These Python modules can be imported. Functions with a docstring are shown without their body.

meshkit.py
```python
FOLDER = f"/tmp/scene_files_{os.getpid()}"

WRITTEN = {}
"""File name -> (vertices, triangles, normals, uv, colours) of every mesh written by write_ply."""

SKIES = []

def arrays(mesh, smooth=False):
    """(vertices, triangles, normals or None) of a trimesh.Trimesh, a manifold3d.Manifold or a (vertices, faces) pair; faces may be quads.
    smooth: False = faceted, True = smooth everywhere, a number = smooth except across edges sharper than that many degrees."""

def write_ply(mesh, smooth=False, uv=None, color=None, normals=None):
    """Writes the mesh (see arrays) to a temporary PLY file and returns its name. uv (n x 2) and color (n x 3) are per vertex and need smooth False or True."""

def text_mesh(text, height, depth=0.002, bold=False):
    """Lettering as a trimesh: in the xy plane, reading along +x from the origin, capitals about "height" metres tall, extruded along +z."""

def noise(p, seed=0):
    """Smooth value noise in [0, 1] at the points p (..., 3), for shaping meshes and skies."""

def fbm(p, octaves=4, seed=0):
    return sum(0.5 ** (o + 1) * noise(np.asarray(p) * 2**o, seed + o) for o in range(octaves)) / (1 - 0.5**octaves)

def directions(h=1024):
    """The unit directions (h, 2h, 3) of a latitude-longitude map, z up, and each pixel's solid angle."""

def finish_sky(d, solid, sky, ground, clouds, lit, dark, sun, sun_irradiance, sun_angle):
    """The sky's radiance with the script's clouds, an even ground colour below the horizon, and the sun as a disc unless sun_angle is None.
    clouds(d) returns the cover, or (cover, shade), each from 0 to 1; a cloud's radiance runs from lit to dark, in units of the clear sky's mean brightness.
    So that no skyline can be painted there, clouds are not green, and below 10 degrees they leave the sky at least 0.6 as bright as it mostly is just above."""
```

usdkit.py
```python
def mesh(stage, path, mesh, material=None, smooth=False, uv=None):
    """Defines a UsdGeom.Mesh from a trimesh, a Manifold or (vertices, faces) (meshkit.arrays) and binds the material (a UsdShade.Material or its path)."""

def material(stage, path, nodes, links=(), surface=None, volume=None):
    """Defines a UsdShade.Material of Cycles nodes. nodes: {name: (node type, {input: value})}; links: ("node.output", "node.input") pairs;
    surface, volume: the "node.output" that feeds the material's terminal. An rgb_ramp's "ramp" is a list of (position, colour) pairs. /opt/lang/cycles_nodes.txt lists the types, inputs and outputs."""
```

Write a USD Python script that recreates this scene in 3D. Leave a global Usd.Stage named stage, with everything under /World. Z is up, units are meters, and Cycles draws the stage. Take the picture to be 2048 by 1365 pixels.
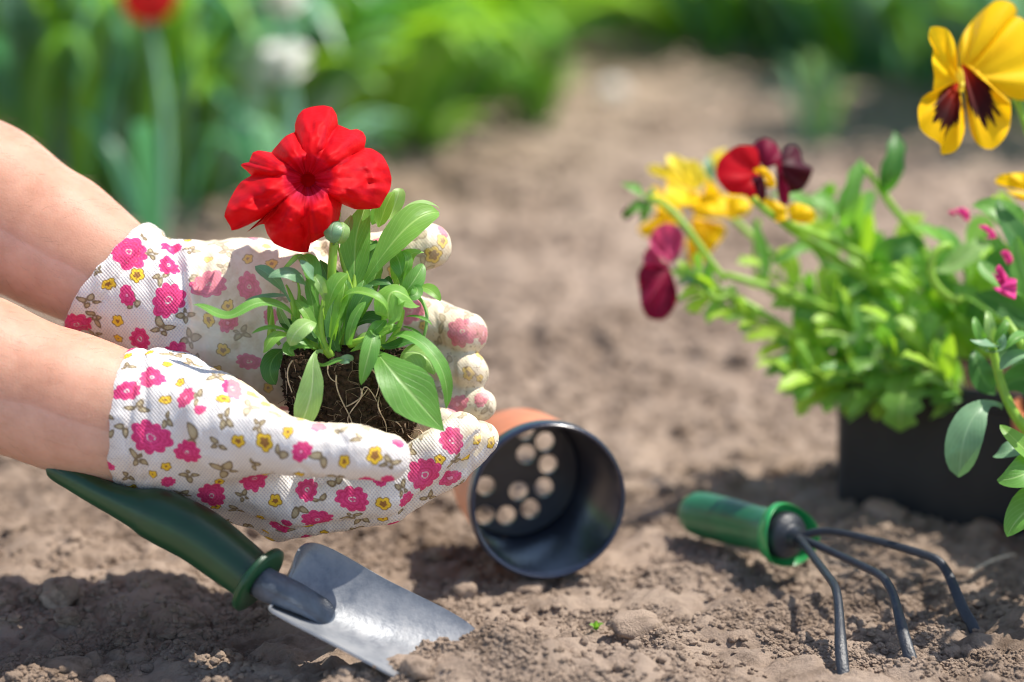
import math, sys, random
import numpy as np, trimesh, manifold3d as m3
from scipy.spatial import cKDTree
from scipy.interpolate import CubicSpline, PchipInterpolator
sys.path.insert(0, '/opt/lang')
import usdkit, meshkit
from pxr import Usd, UsdGeom, UsdLux, UsdShade, Gf, Sdf, Vt

stage = Usd.Stage.CreateInMemory()
UsdGeom.SetStageUpAxis(stage, 'Z'); UsdGeom.SetStageMetersPerUnit(stage, 1.0)
UsdGeom.Xform.Define(stage, '/World'); UsdGeom.Scope.Define(stage, '/World/Looks')
# ---------------------------------------------------------------- camera, sky, sun, exposure
PITCH, CAM_H, FOCAL, FSTOP, FOCUS = math.radians(12.0), 0.39, 85.0, 3.2, 1.170
EXPOSURE = 0.86
SUN = np.array([0.50, 0.06, 1.0]); SUN /= np.linalg.norm(SUN)
SUN_I, SKY_I = 1.15, 0.13
C0 = np.array([0, 0, CAM_H]); FW = np.array([0, math.cos(PITCH), -math.sin(PITCH)]); UP = np.array([0, math.sin(PITCH), math.cos(PITCH)]); RT = np.array([1.0, 0, 0])
cam = UsdGeom.Camera.Define(stage, '/World/camera')
cam.CreateFocalLengthAttr(FOCAL); cam.CreateHorizontalApertureAttr(36.0); cam.CreateVerticalApertureAttr(24.0)
cam.CreateFStopAttr(FSTOP); cam.CreateFocusDistanceAttr(FOCUS); cam.CreateClippingRangeAttr(Gf.Vec2f(0.05, 2000)); cam.CreateExposureAttr(EXPOSURE)
cam.AddTransformOp().Set(Gf.Matrix4d(*RT, 0, *UP, 0, *(-FW), 0, *C0, 1))
elev, rot = math.asin(SUN[2]), math.atan2(SUN[0], SUN[1])
dome = UsdLux.DomeLight.Define(stage, '/World/sky')
skym = usdkit.material(stage, '/World/Looks/sky', {'s': ('sky_texture', {'sky_type': 'single_scattering', 'sun_disc': False, 'sun_elevation': elev, 'sun_rotation': rot}),
    'b': ('background_shader', {'strength': SKY_I})}, [('s.color', 'b.color')], surface='b.background')
UsdShade.MaterialBindingAPI.Apply(dome.GetPrim()).Bind(skym)
dome.GetPrim().SetCustomDataByKey('kind', 'structure')
sun = UsdLux.DistantLight.Define(stage, '/World/sun'); sun.CreateIntensityAttr(SUN_I); sun.CreateAngleAttr(0.53); sun.CreateNormalizeAttr(True); sun.CreateColorAttr(Gf.Vec3f(1.0, 0.94, 0.85))
zx = np.cross([0, 0, 1.0], SUN); zx /= np.linalg.norm(zx); zy = np.cross(SUN, zx)
sun.AddTransformOp().Set(Gf.Matrix4d(*zx, 0, *zy, 0, *SUN, 0, 0, 0, 10, 1))

# ---------------------------------------------------------------- helpers: places
S0, FPX = 1.16, 85.0 / 36.0 * 2048
PX = S0 / FPX                                                  # metres per photo pixel at the hands
def W(x, y, dd=0.0):
    """The world point seen at photo pixel (x, y), dd metres behind the hands' depth."""
    s = S0 + dd
    return C0 + s * FW + s * (x - 1024) / FPX * RT - s * (y - 682.5) / FPX * UP
def G(x, y, z=0.0):
    """The point at height z seen at the photo pixel."""
    d = FW + (x - 1024) / FPX * RT - (y - 682.5) / FPX * UP
    return C0 + d * ((z - CAM_H) / d[2])
def dd_of(p): return float(np.dot(np.asarray(p) - C0, FW) - S0)
def proj(p):
    q = np.asarray(p) - C0; s = q @ FW
    return np.stack([1024 + FPX * (q @ RT) / s, 682.5 - FPX * (q @ UP) / s, s], -1)
def unit(a): a = np.asarray(a, float); return a / (np.linalg.norm(a, axis=-1, keepdims=True) + 1e-12)
TOCAM = -FW
# ---------------------------------------------------------------- helpers: prims
used = {}
def numbered(path):
    n = used.get(path, 0); used[path] = n + 1
    return path if n == 0 else f'{path}_{n:03d}'
class Thing:
    def __init__(s, name, label=None, cat=None, loc=(0, 0, 0), group=None, kind=None):
        s.path = numbered('/World/' + name); s.loc = np.asarray(loc, float)
        x = UsdGeom.Xform.Define(stage, s.path); s.op = x.AddTranslateOp(); s.op.Set(Gf.Vec3d(*map(float, loc))); s.prim = x.GetPrim()
        tag(s.prim, label, cat, group, kind)
    def grp(s, name, parent=None, label=None):
        p = numbered((parent or s.path) + '/' + name); g = UsdGeom.Xform.Define(stage, p)
        if label: g.GetPrim().SetCustomDataByKey('label', label)
        return p
    def part(s, name, mesh, mat, smooth=True, parent=None, label=None, uv=None, attrs=None, kind=None):
        p = numbered((parent or s.path) + '/' + name)
        v, f = (mesh if isinstance(mesh, tuple) else meshkit.arrays(mesh)[:2]) if not hasattr(mesh, 'to_mesh') else meshkit.arrays(mesh)[:2]
        m = usdkit.mesh(stage, p, (np.asarray(v) - s.loc, f), M(mat), smooth=smooth, uv=uv)
        for k, a in (attrs or {}).items():
            UsdGeom.PrimvarsAPI(m).CreatePrimvar(k, Sdf.ValueTypeNames.FloatArray, 'vertex').Set(Vt.FloatArray.FromNumpy(np.asarray(a, np.float32)))
        if label: m.GetPrim().SetCustomDataByKey('label', label)
        if kind: m.GetPrim().SetCustomDataByKey('kind', kind)
        return p
def tag(p, label=None, cat=None, group=None, kind=None):
    for k, v in (('label', label), ('category', cat), ('group', group), ('kind', kind)):
        if v: p.SetCustomDataByKey(k, v)
def dup(first, loc, rz=0, sc=1.0, label=None, group=None):
    base = first.path.rsplit('/', 1)[1]; base = base[:-4] if base[-3:].isdigit() else base
    p = numbered('/World/' + base); x = UsdGeom.Xform.Define(stage, p)
    pr = x.GetPrim(); pr.GetReferences().AddInternalReference(first.path); pr.SetInstanceable(True)
    xf = UsdGeom.Xformable(pr); xf.ClearXformOpOrder()
    xf.AddTransformOp(opSuffix='place').Set(Gf.Matrix4d().SetScale(sc) * Gf.Matrix4d().SetRotate(Gf.Rotation(Gf.Vec3d(0, 0, 1), math.degrees(rz))) * Gf.Matrix4d().SetTranslate(Gf.Vec3d(*map(float, loc))))
    tag(pr, label, None, group)
    return pr
# ---------------------------------------------------------------- materials
mats = {}
def M(n): return mats[n]
def mk(name, nodes, links, surface): mats[name] = usdkit.material(stage, '/World/Looks/' + name, nodes, links, surface=surface)
def simple(name, col, rough=0.5, var=0.25, scale=60, bump=0.0, bscale=200, spec=0.5, metal=0.0, coat=0.0):
    """Principled paint with a little noise in colour and relief."""
    lo, hi = [c * (1 - var) for c in col], [min(1, c * (1 + var)) for c in col]
    nd = {'tc': ('texture_coordinate', {}), 'n': ('noise_texture', {'scale': scale, 'detail': 5.0, 'roughness': 0.6}), 'r': ('rgb_ramp', {'ramp': [(0.3, lo), (0.7, hi)]}),
          'p': ('principled_bsdf', {'roughness': rough, 'specular_ior_level': spec, 'metallic': metal, 'coat_weight': coat})}
    ln = [('tc.object', 'n.vector'), ('n.fac', 'r.fac'), ('r.color', 'p.base_color')]
    if bump:
        nd |= {'bn': ('noise_texture', {'scale': bscale, 'detail': 4.0}), 'b': ('bump', {'strength': bump, 'distance': 0.001})}
        ln += [('tc.object', 'bn.vector'), ('bn.fac', 'b.height'), ('b.normal', 'p.normal')]
    mk(name, nd, ln, 'p.BSDF')
def leafy(name, col, trans, vein=None, tw=0.4, rough=0.42, scale=90, spec=0.4, var=0.2):
    """Leaf or petal: reflects, and lets light through. st: u across from -1 to 1, v along. Pale midrib and side veins when vein is a colour."""
    lo, hi = [c * (1 - var) for c in col], [min(1, c * (1 + var)) for c in col]
    nd = {'tc': ('texture_coordinate', {}), 'n': ('noise_texture', {'scale': scale, 'detail': 4.0, 'roughness': 0.6}), 'r': ('rgb_ramp', {'ramp': [(0.3, lo), (0.7, hi)]}),
          'p': ('principled_bsdf', {'roughness': rough, 'specular_ior_level': spec}), 't': ('translucent_bsdf', {'color': trans}), 'm': ('mix_closure', {'fac': tw})}
    ln = [('tc.object', 'n.vector'), ('n.fac', 'r.fac'), ('p.BSDF', 'm.closure1'), ('t.BSDF', 'm.closure2')]
    if vein:
        nd |= {'uv': ('uvmap', {'attribute': 'st'}), 'x': ('separate_xyz', {}), 'a': ('math', {'math_type': 'absolute'}), 'mr': ('map_range', {'from_min': 0.02, 'from_max': 0.10, 'to_min': 1.0, 'to_max': 0.0, 'clamp': True}),
               'k': ('math', {'math_type': 'multiply_add', 'value2': -0.55}), 's': ('math', {'math_type': 'multiply', 'value2': 46.0}), 'sn': ('math', {'math_type': 'sine'}),
               'vr': ('map_range', {'from_min': 0.86, 'from_max': 1.0, 'to_min': 0.0, 'to_max': 0.45, 'clamp': True}), 'mx': ('math', {'math_type': 'maximum'}),
               'c': ('mix_color', {'b': vein}), 'bh': ('math', {'math_type': 'multiply_add', 'value2': -0.7}), 'b': ('bump', {'strength': 0.5, 'distance': 0.0006})}
        ln += [('uv.UV', 'x.vector'), ('x.x', 'a.value1'), ('a.value', 'mr.value'), ('a.value', 'k.value1'), ('x.y', 'k.value3'), ('k.value', 's.value1'), ('s.value', 'sn.value1'), ('sn.value', 'vr.value'),
               ('mr.result', 'mx.value1'), ('vr.result', 'mx.value2'), ('mx.value', 'c.fac'), ('r.color', 'c.a'), ('c.result', 'p.base_color'),
               ('mx.value', 'bh.value1'), ('n.fac', 'bh.value3'), ('bh.value', 'b.height'), ('b.normal', 'p.normal')]
    else:
        ln += [('r.color', 'p.base_color')]
    mk(name, nd, ln, 'm.closure')
leafy('leaf_mid', (0.11, 0.28, 0.05), (0.22, 0.54, 0.03), (0.30, 0.48, 0.16), 0.38)
leafy('leaf_bright', (0.17, 0.36, 0.06), (0.30, 0.62, 0.04), (0.38, 0.58, 0.16), 0.45)
leafy('leaf_pale', (0.24, 0.40, 0.12), (0.30, 0.55, 0.06), (0.42, 0.56, 0.26), 0.35)
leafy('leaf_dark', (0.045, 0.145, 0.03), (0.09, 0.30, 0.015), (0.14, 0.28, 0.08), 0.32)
leafy('leaf_grey', (0.15, 0.28, 0.15), (0.14, 0.34, 0.06), (0.24, 0.38, 0.22), 0.25)
leafy('leaf_lime', (0.34, 0.56, 0.05), (0.50, 0.80, 0.03), (0.45, 0.6, 0.2), 0.45)
leafy('leaf_blue', (0.075, 0.24, 0.13), (0.11, 0.42, 0.13), None, 0.4, 0.34)
leafy('leaf_bluelight', (0.28, 0.50, 0.34), (0.20, 0.52, 0.24), None, 0.35, 0.3)
leafy('leaf_weed', (0.20, 0.42, 0.035), (0.38, 0.70, 0.015), None, 0.45, 0.45)
leafy('leaf_deep', (0.05, 0.19, 0.03), (0.08, 0.36, 0.02), None, 0.38, 0.4)
leafy('stem_green', (0.30, 0.50, 0.07), (0.42, 0.68, 0.05), None, 0.35)
leafy('petal_yellow', (0.86, 0.56, 0.006), (0.90, 0.55, 0.01), None, 0.4, 0.5, var=0.06, spec=0.14)
leafy('petal_pale_yellow', (0.90, 0.74, 0.08), (0.9, 0.7, 0.04), None, 0.4, 0.5, var=0.08, spec=0.14)
leafy('petal_wine', (0.16, 0.006, 0.03), (0.28, 0.008, 0.04), None, 0.3, 0.55, var=0.3, spec=0.14)
leafy('petal_crimson', (0.42, 0.004, 0.012), (0.70, 0.006, 0.012), None, 0.4, 0.5, var=0.25, spec=0.14)
leafy('petal_maroon', (0.05, 0.004, 0.012), (0.12, 0.003, 0.012), None, 0.2, 0.5, var=0.3, spec=0.14)
leafy('petal_rose', (0.48, 0.07, 0.17), (0.6, 0.07, 0.16), None, 0.35, 0.5, spec=0.14)
leafy('petal_pink', (0.70, 0.06, 0.26), (0.75, 0.06, 0.3), None, 0.35, 0.5, spec=0.14)
leafy('petal_white', (0.85, 0.84, 0.78), (0.7, 0.7, 0.6), None, 0.3, 0.5, spec=0.14)
leafy('petal_tulip', (0.55, 0.02, 0.02), (0.6, 0.02, 0.02), None, 0.35, 0.4, spec=0.14)
# red petunia: red, with fine darker radial veins and a purplish throat. st: u = angle (turns), v = radius 0..1
mk('petal_red', {'uv': ('uvmap', {'attribute': 'st'}), 'x': ('separate_xyz', {}), 'cx': ('combine_xyz', {}), 'mu': ('math', {'math_type': 'multiply', 'value2': 34.0}), 'mv': ('math', {'math_type': 'multiply', 'value2': 2.2}),
    'n': ('noise_texture', {'scale': 1.0, 'detail': 3.0}), 'r': ('rgb_ramp', {'ramp': [(0.34, (0.40, 0.001, 0.010)), (0.5, (0.58, 0.003, 0.008)), (0.75, (0.66, 0.005, 0.008))]}),
    'th': ('rgb_ramp', {'ramp': [(0.0, (1, 1, 1)), (0.10, (1, 1, 1)), (0.20, (0.6, 0.6, 0.6)), (0.33, (0, 0, 0)), (1.0, (0, 0, 0))]}), 'tn': ('rgb_ramp', {'ramp': [(0.38, (0.05, 0.003, 0.018)), (0.60, (0.34, 0.04, 0.13))]}),
    'c': ('mix_color', {}), 'tc': ('texture_coordinate', {}), 'bn': ('noise_texture', {'scale': 260.0, 'detail': 3.0}), 'b': ('bump', {'strength': 0.35, 'distance': 0.001}), 'bm': ('math', {'math_type': 'add'}),
    'p': ('principled_bsdf', {'roughness': 0.6, 'specular_ior_level': 0.12}), 't': ('translucent_bsdf', {'color': (0.80, 0.004, 0.010)}), 'm': ('mix_closure', {'fac': 0.36})},
   [('uv.UV', 'x.vector'), ('x.x', 'mu.value1'), ('x.y', 'mv.value1'), ('mu.value', 'cx.x'), ('mv.value', 'cx.y'), ('cx.vector', 'n.vector'), ('n.fac', 'r.fac'), ('n.fac', 'tn.fac'), ('x.y', 'th.fac'), ('th.color', 'c.fac'), ('r.color', 'c.a'), ('tn.color', 'c.b'),
    ('c.result', 'p.base_color'), ('tc.object', 'bn.vector'), ('bn.fac', 'bm.value1'), ('n.fac', 'bm.value2'), ('bm.value', 'b.height'), ('b.normal', 'p.normal'), ('p.BSDF', 'm.closure1'), ('t.BSDF', 'm.closure2')], 'm.closure')
# yellow pansy petal with a ragged dark blotch near its base. st: u across 0..1, v from base 0..1
mk('petal_blotched', {'uv': ('uvmap', {'attribute': 'st'}), 'x': ('separate_xyz', {}), 'cx': ('combine_xyz', {}), 'mu': ('math', {'math_type': 'multiply', 'value2': 38.0}), 'mv': ('math', {'math_type': 'multiply', 'value2': 2.0}), 'n': ('noise_texture', {'scale': 1.0, 'detail': 2.0}),
    'u0': ('math', {'math_type': 'subtract', 'value2': 0.5}), 'u2': ('math', {'math_type': 'multiply'}), 'u3': ('math', {'math_type': 'multiply_add', 'value2': 3.2}), 'nn': ('math', {'math_type': 'multiply_add', 'value2': 0.62}),
    'mr': ('map_range', {'from_min': 1.01, 'from_max': 1.06, 'to_min': 1.0, 'to_max': 0.0, 'clamp': True}), 'cr': ('rgb_ramp', {'ramp': [(0.0, (0.50, 0.03, 0.004)), (0.32, (0.10, 0.006, 0.004)), (0.55, (0.035, 0.006, 0.006)), (1, (0.05, 0.008, 0.006))]}),
    'c': ('mix_color', {'a': (0.86, 0.50, 0.005)}), 'p': ('principled_bsdf', {'roughness': 0.55, 'specular_ior_level': 0.1}), 't': ('translucent_bsdf', {}), 'm': ('mix_closure', {'fac': 0.35})},
   [('uv.UV', 'x.vector'), ('x.x', 'mu.value1'), ('x.y', 'mv.value1'), ('mu.value', 'cx.x'), ('mv.value', 'cx.y'), ('cx.vector', 'n.vector'), ('x.x', 'u0.value1'), ('u0.value', 'u2.value1'), ('u0.value', 'u2.value2'), ('u2.value', 'u3.value1'), ('x.y', 'u3.value3'),
    ('n.fac', 'nn.value1'), ('u3.value', 'nn.value3'), ('nn.value', 'mr.value'), ('mr.result', 'c.fac'), ('x.y', 'cr.fac'), ('cr.color', 'c.b'), ('c.result', 'p.base_color'), ('c.result', 't.color'), ('p.BSDF', 'm.closure1'), ('t.BSDF', 'm.closure2')], 'm.closure')
simple('plastic_green', (0.005, 0.034, 0.010), 0.33, 0.2, 30, 0.15, 900, 0.5)
simple('rake_green', (0.010, 0.10, 0.034), 0.36, 0.35, 40, 0.15, 900, 0.5)
simple('rake_green_bright', (0.015, 0.20, 0.05), 0.32, 0.2, 40)
simple('neck_steel', (0.055, 0.068, 0.088), 0.38, 0.35, 120, 0.3, 900, 0.5)
simple('black_steel', (0.013, 0.016, 0.022), 0.42, 0.35, 120, 0.35, 900, 0.45)
simple('pot_black', (0.009, 0.0095, 0.0095), 0.5, 0.3, 60, 0.12, 500, 0.35)
simple('pot_liner', (0.010, 0.014, 0.028), 0.26, 0.3, 50, 0.2, 300, 0.6)
simple('terracotta', (0.46, 0.155, 0.065), 0.5, 0.2, 40, 0.1, 500)
simple('peat', (0.050, 0.031, 0.020), 1.0, 0.6, 320, 0.7, 900, 0.05)
simple('root', (0.50, 0.36, 0.24), 0.7, 0.3, 500, 0, 1, 0.3)
simple('root_dark', (0.20, 0.135, 0.085), 0.8, 0.4, 500, 0, 1, 0.2)
simple('straw', (0.62, 0.52, 0.38), 0.7, 0.3, 500)
simple('bark', (0.12, 0.08, 0.05), 0.9, 0.4, 40, 0.6, 90)
simple('pebble', (0.55, 0.52, 0.5), 0.6, 0.2, 60, 0.3, 300)
# trowel blade: bluish grey coat, lighter where soil has scoured it bare
mk('trowel_steel', {'tc': ('texture_coordinate', {}), 'n': ('noise_texture', {'scale': 38.0, 'detail': 6.0, 'roughness': 0.7}), 'r': ('rgb_ramp', {'ramp': [(0.3, (0.105, 0.118, 0.14)), (0.5, (0.19, 0.20, 0.215)), (0.75, (0.27, 0.27, 0.275))]}),
    'n2': ('noise_texture', {'scale': 420.0, 'detail': 3.0}), 'b': ('bump', {'strength': 0.25, 'distance': 0.0006}), 'rr': ('map_range', {'from_min': 0.3, 'from_max': 0.7, 'to_min': 0.28, 'to_max': 0.5}),
    'p': ('principled_bsdf', {'metallic': 0.25, 'specular_ior_level': 0.5})},
   [('tc.object', 'n.vector'), ('tc.object', 'n2.vector'), ('n.fac', 'r.fac'), ('r.color', 'p.base_color'), ('n2.fac', 'b.height'), ('b.normal', 'p.normal'), ('n.fac', 'rr.value'), ('rr.result', 'p.roughness')], 'p.BSDF')
def soil_mat(name, dry, dark, scale):
    mk(name, {'g': ('geometry', {}), 'n': ('noise_texture', {'scale': scale, 'detail': 8.0, 'roughness': 0.65}), 'r': ('rgb_ramp', {'ramp': [(0.30, dark), (0.52, dry), (0.75, [min(1, 1.18 * c) for c in dry])]}),
        'dn': ('noise_texture', {'scale': 6.5, 'detail': 4.0, 'roughness': 0.6}), 'dr': ('rgb_ramp', {'ramp': [(0.34, (0.72, 0.69, 0.66)), (0.54, (1, 1, 1))]}), 'dm': ('mix_color', {'blend_type': 'multiply', 'fac': 1.0}), 'n2': ('noise_texture', {'scale': 700.0, 'detail': 5.0, 'roughness': 0.7}), 'b': ('bump', {'strength': 1.0, 'distance': 0.0022}), 'p': ('principled_bsdf', {'roughness': 0.95, 'specular_ior_level': 0.15})},
       [('g.position', 'n.vector'), ('g.position', 'n2.vector'), ('g.position', 'dn.vector'), ('n.fac', 'r.fac'), ('dn.fac', 'dr.fac'), ('r.color', 'dm.a'), ('dr.color', 'dm.b'), ('dm.result', 'p.base_color'), ('n2.fac', 'b.height'), ('b.normal', 'p.normal')], 'p.BSDF')
soil_mat('soil', (0.335, 0.257, 0.198), (0.150, 0.107, 0.078), 42.0)
soil_mat('soil_clod', (0.34, 0.258, 0.196), (0.14, 0.100, 0.073), 90.0)
mk('skin', {'tc': ('texture_coordinate', {}), 'n': ('noise_texture', {'scale': 30.0, 'detail': 8.0, 'roughness': 0.72}), 'r': ('rgb_ramp', {'ramp': [(0.3, (0.36, 0.178, 0.115)), (0.55, (0.445, 0.24, 0.163)), (0.75, (0.50, 0.29, 0.205))]}),
    'v': ('voronoi_texture', {'scale': 900.0}), 'n2': ('noise_texture', {'scale': 260.0, 'detail': 4.0}), 'ad': ('math', {'math_type': 'add'}), 'b': ('bump', {'strength': 0.2, 'distance': 0.0004}),
    'p': ('principled_bsdf', {'roughness': 0.55, 'specular_ior_level': 0.3, 'subsurface_weight': 0.55, 'subsurface_scale': 0.004, 'subsurface_radius': (1, 0.35, 0.2)})},
   [('tc.object', 'n.vector'), ('tc.object', 'v.vector'), ('tc.object', 'n2.vector'), ('n.fac', 'r.fac'), ('r.color', 'p.base_color'), ('v.distance', 'ad.value1'), ('n2.fac', 'ad.value2'), ('ad.value', 'b.height'), ('b.normal', 'p.normal')], 'p.BSDF')
simple('hair', (0.16, 0.09, 0.05), 0.5, 0.2, 50)
simple('shirt', (0.25, 0.32, 0.42), 0.9, 0.15, 80, 0.3, 600, 0.2)
# glove cloth: knitted white with printed flowers (distance fields in mm on the mesh), dipped in cream latex where coat = 1
def glove_mat():
    A = lambda a: ('attribute', {'attribute': a})
    nd = {'pk': A('pink'), 'yl': A('yellow'), 'lf': A('sprig'), 'ct': A('coat'), 'dt': A('dirt'), 'uv': ('uvmap', {'attribute': 'st'}), 'x': ('separate_xyz', {}), 'tc': ('texture_coordinate', {}),
          'n': ('noise_texture', {'scale': 900.0, 'detail': 2.0}), 'nz': ('math', {'math_type': 'multiply_add', 'value2': 0.5, 'value3': -0.25}),
          'n3': ('noise_texture', {'scale': 55.0, 'detail': 5.0, 'roughness': 0.65}), 'n4': ('noise_texture', {'scale': 420.0, 'detail': 4.0, 'roughness': 0.75}),
          'sx': ('math', {'math_type': 'multiply', 'value2': 2 * math.pi / 0.0017}), 'sy': ('math', {'math_type': 'multiply', 'value2': 2 * math.pi / 0.0020}), 'sa': ('math', {'math_type': 'sine'}), 'sb': ('math', {'math_type': 'sine'}), 'weave': ('math', {'math_type': 'multiply'}),
          'kn': ('math', {'math_type': 'multiply'}), 'ic': ('math', {'math_type': 'multiply_add', 'value2': -0.75, 'value3': 1.0}),
          'kr': ('rgb_ramp', {'ramp': [(0.0, (0.50, 0.48, 0.52)), (0.30, (0.68, 0.66, 0.67)), (0.55, (0.74, 0.71, 0.66)), (1.0, (0.77, 0.74, 0.69))]}), 'km': ('map_range', {'from_min': -1.0, 'from_max': 1.0, 'to_min': 0.0, 'to_max': 1.0}),
          'cr': ('rgb_ramp', {'ramp': [(0.3, (0.60, 0.48, 0.31)), (0.5, (0.76, 0.68, 0.52)), (0.75, (0.81, 0.76, 0.64))]}), 'bs': ('mix_color', {}),
          'op': ('math', {'math_type': 'multiply_add', 'value2': -0.30, 'value3': 0.97})}
    ln = [('uv.UV', 'x.vector'), ('tc.object', 'n.vector'), ('tc.object', 'n3.vector'), ('tc.object', 'n4.vector'), ('n.fac', 'nz.value1'), ('x.x', 'sx.value1'), ('x.y', 'sy.value1'), ('sx.value', 'sa.value1'), ('sy.value', 'sb.value1'), ('sa.value', 'weave.value1'), ('sb.value', 'weave.value2'),
          ('ct.fac', 'ic.value1'), ('weave.value', 'kn.value1'), ('ic.value', 'kn.value2'), ('weave.value', 'km.value'), ('km.result', 'kr.fac'), ('n3.fac', 'cr.fac'), ('ct.fac', 'bs.fac'), ('kr.color', 'bs.a'), ('cr.color', 'bs.b'), ('ct.fac', 'op.value1')]
    last = 'bs.result'
    for key, att, ramp in (('s', 'lf', [(0.0, (0.50, 0.42, 0.26)), (0.62, (0.44, 0.36, 0.21)), (0.8, (0.20, 0.15, 0.08)), (1, (0.20, 0.15, 0.08))]),
                           ('y', 'yl', [(0.0, (0.30, 0.13, 0.02)), (0.12, (0.80, 0.50, 0.02)), (0.66, (0.84, 0.56, 0.02)), (0.82, (0.30, 0.18, 0.04)), (1, (0.3, 0.18, 0.04))]),
                           ('k', 'pk', [(0.0, (0.85, 0.30, 0.48)), (0.12, (0.56, 0.012, 0.11)), (0.40, (0.74, 0.045, 0.22)), (0.62, (0.56, 0.012, 0.12)), (0.8, (0.74, 0.05, 0.23)), (1, (0.62, 0.02, 0.15))])):
        nd |= {key + '_a': ('math', {'math_type': 'add'}), key + '_m': ('map_range', {'from_min': -0.18, 'from_max': 0.18, 'to_min': 1.0, 'to_max': 0.0, 'clamp': True}), key + '_o': ('math', {'math_type': 'multiply'}),
               key + '_f': ('map_range', {'from_min': -4.0 if key == 'k' else -2.2, 'from_max': 0.0, 'to_min': 0.0, 'to_max': 1.0, 'clamp': True}), key + '_r': ('rgb_ramp', {'ramp': ramp}), key + '_c': ('mix_color', {})}
        ln += [(att + '.fac', key + '_a.value1'), ('nz.value', key + '_a.value2'), (key + '_a.value', key + '_m.value'), (key + '_m.result', key + '_o.value1'), ('op.value', key + '_o.value2'), (key + '_a.value', key + '_f.value'), (key + '_f.result', key + '_r.fac'),
               (key + '_o.value', key + '_c.fac'), (last, key + '_c.a'), (key + '_r.color', key + '_c.b')]
        last = key + '_c.result'
    nd |= {'sm': ('map_range', {'from_min': 0.42, 'from_max': 0.72, 'to_min': 0.0, 'to_max': 1.5, 'clamp': False}), 'sq': ('math', {'math_type': 'multiply', 'use_clamp': True}), 'smc': ('mix_color', {'b': (0.40, 0.29, 0.19)})}
    ln += [('n3.fac', 'sm.value'), ('sm.result', 'sq.value1'), ('dt.fac', 'sq.value2'), ('sq.value', 'smc.fac'), (last, 'smc.a')]
    last = 'smc.result'
    nd |= {'da': ('math', {'math_type': 'multiply_add', 'value2': 0.55}), 'dm': ('map_range', {'from_min': 0.80, 'from_max': 0.92, 'to_min': 0.0, 'to_max': 0.65, 'clamp': True}), 'dc': ('mix_color', {'b': (0.16, 0.10, 0.06)}),
           'kb': ('math', {'math_type': 'multiply_add', 'value2': 0.6}), 'b': ('bump', {'strength': 0.45, 'distance': 0.0005}), 'ro': ('math', {'math_type': 'multiply_add', 'value2': -0.38, 'value3': 0.86}),
           'p': ('principled_bsdf', {'specular_ior_level': 0.35}), 't': ('translucent_bsdf', {}), 'm': ('mix_closure', {'fac': 0.14})}
    ln += [('dt.fac', 'da.value1'), ('n4.fac', 'da.value3'), ('da.value', 'dm.value'), ('dm.result', 'dc.fac'), (last, 'dc.a'), ('dc.result', 'p.base_color'), ('dc.result', 't.color'), ('kn.value', 'kb.value1'), ('n4.fac', 'kb.value3'), ('kb.value', 'b.height'), ('b.normal', 'p.normal'),
           ('ct.fac', 'ro.value1'), ('ro.value', 'p.roughness'), ('p.BSDF', 'm.closure1'), ('t.BSDF', 'm.closure2')]
    mk('glove_cloth', nd, ln, 'm.closure')
glove_mat()

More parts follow.
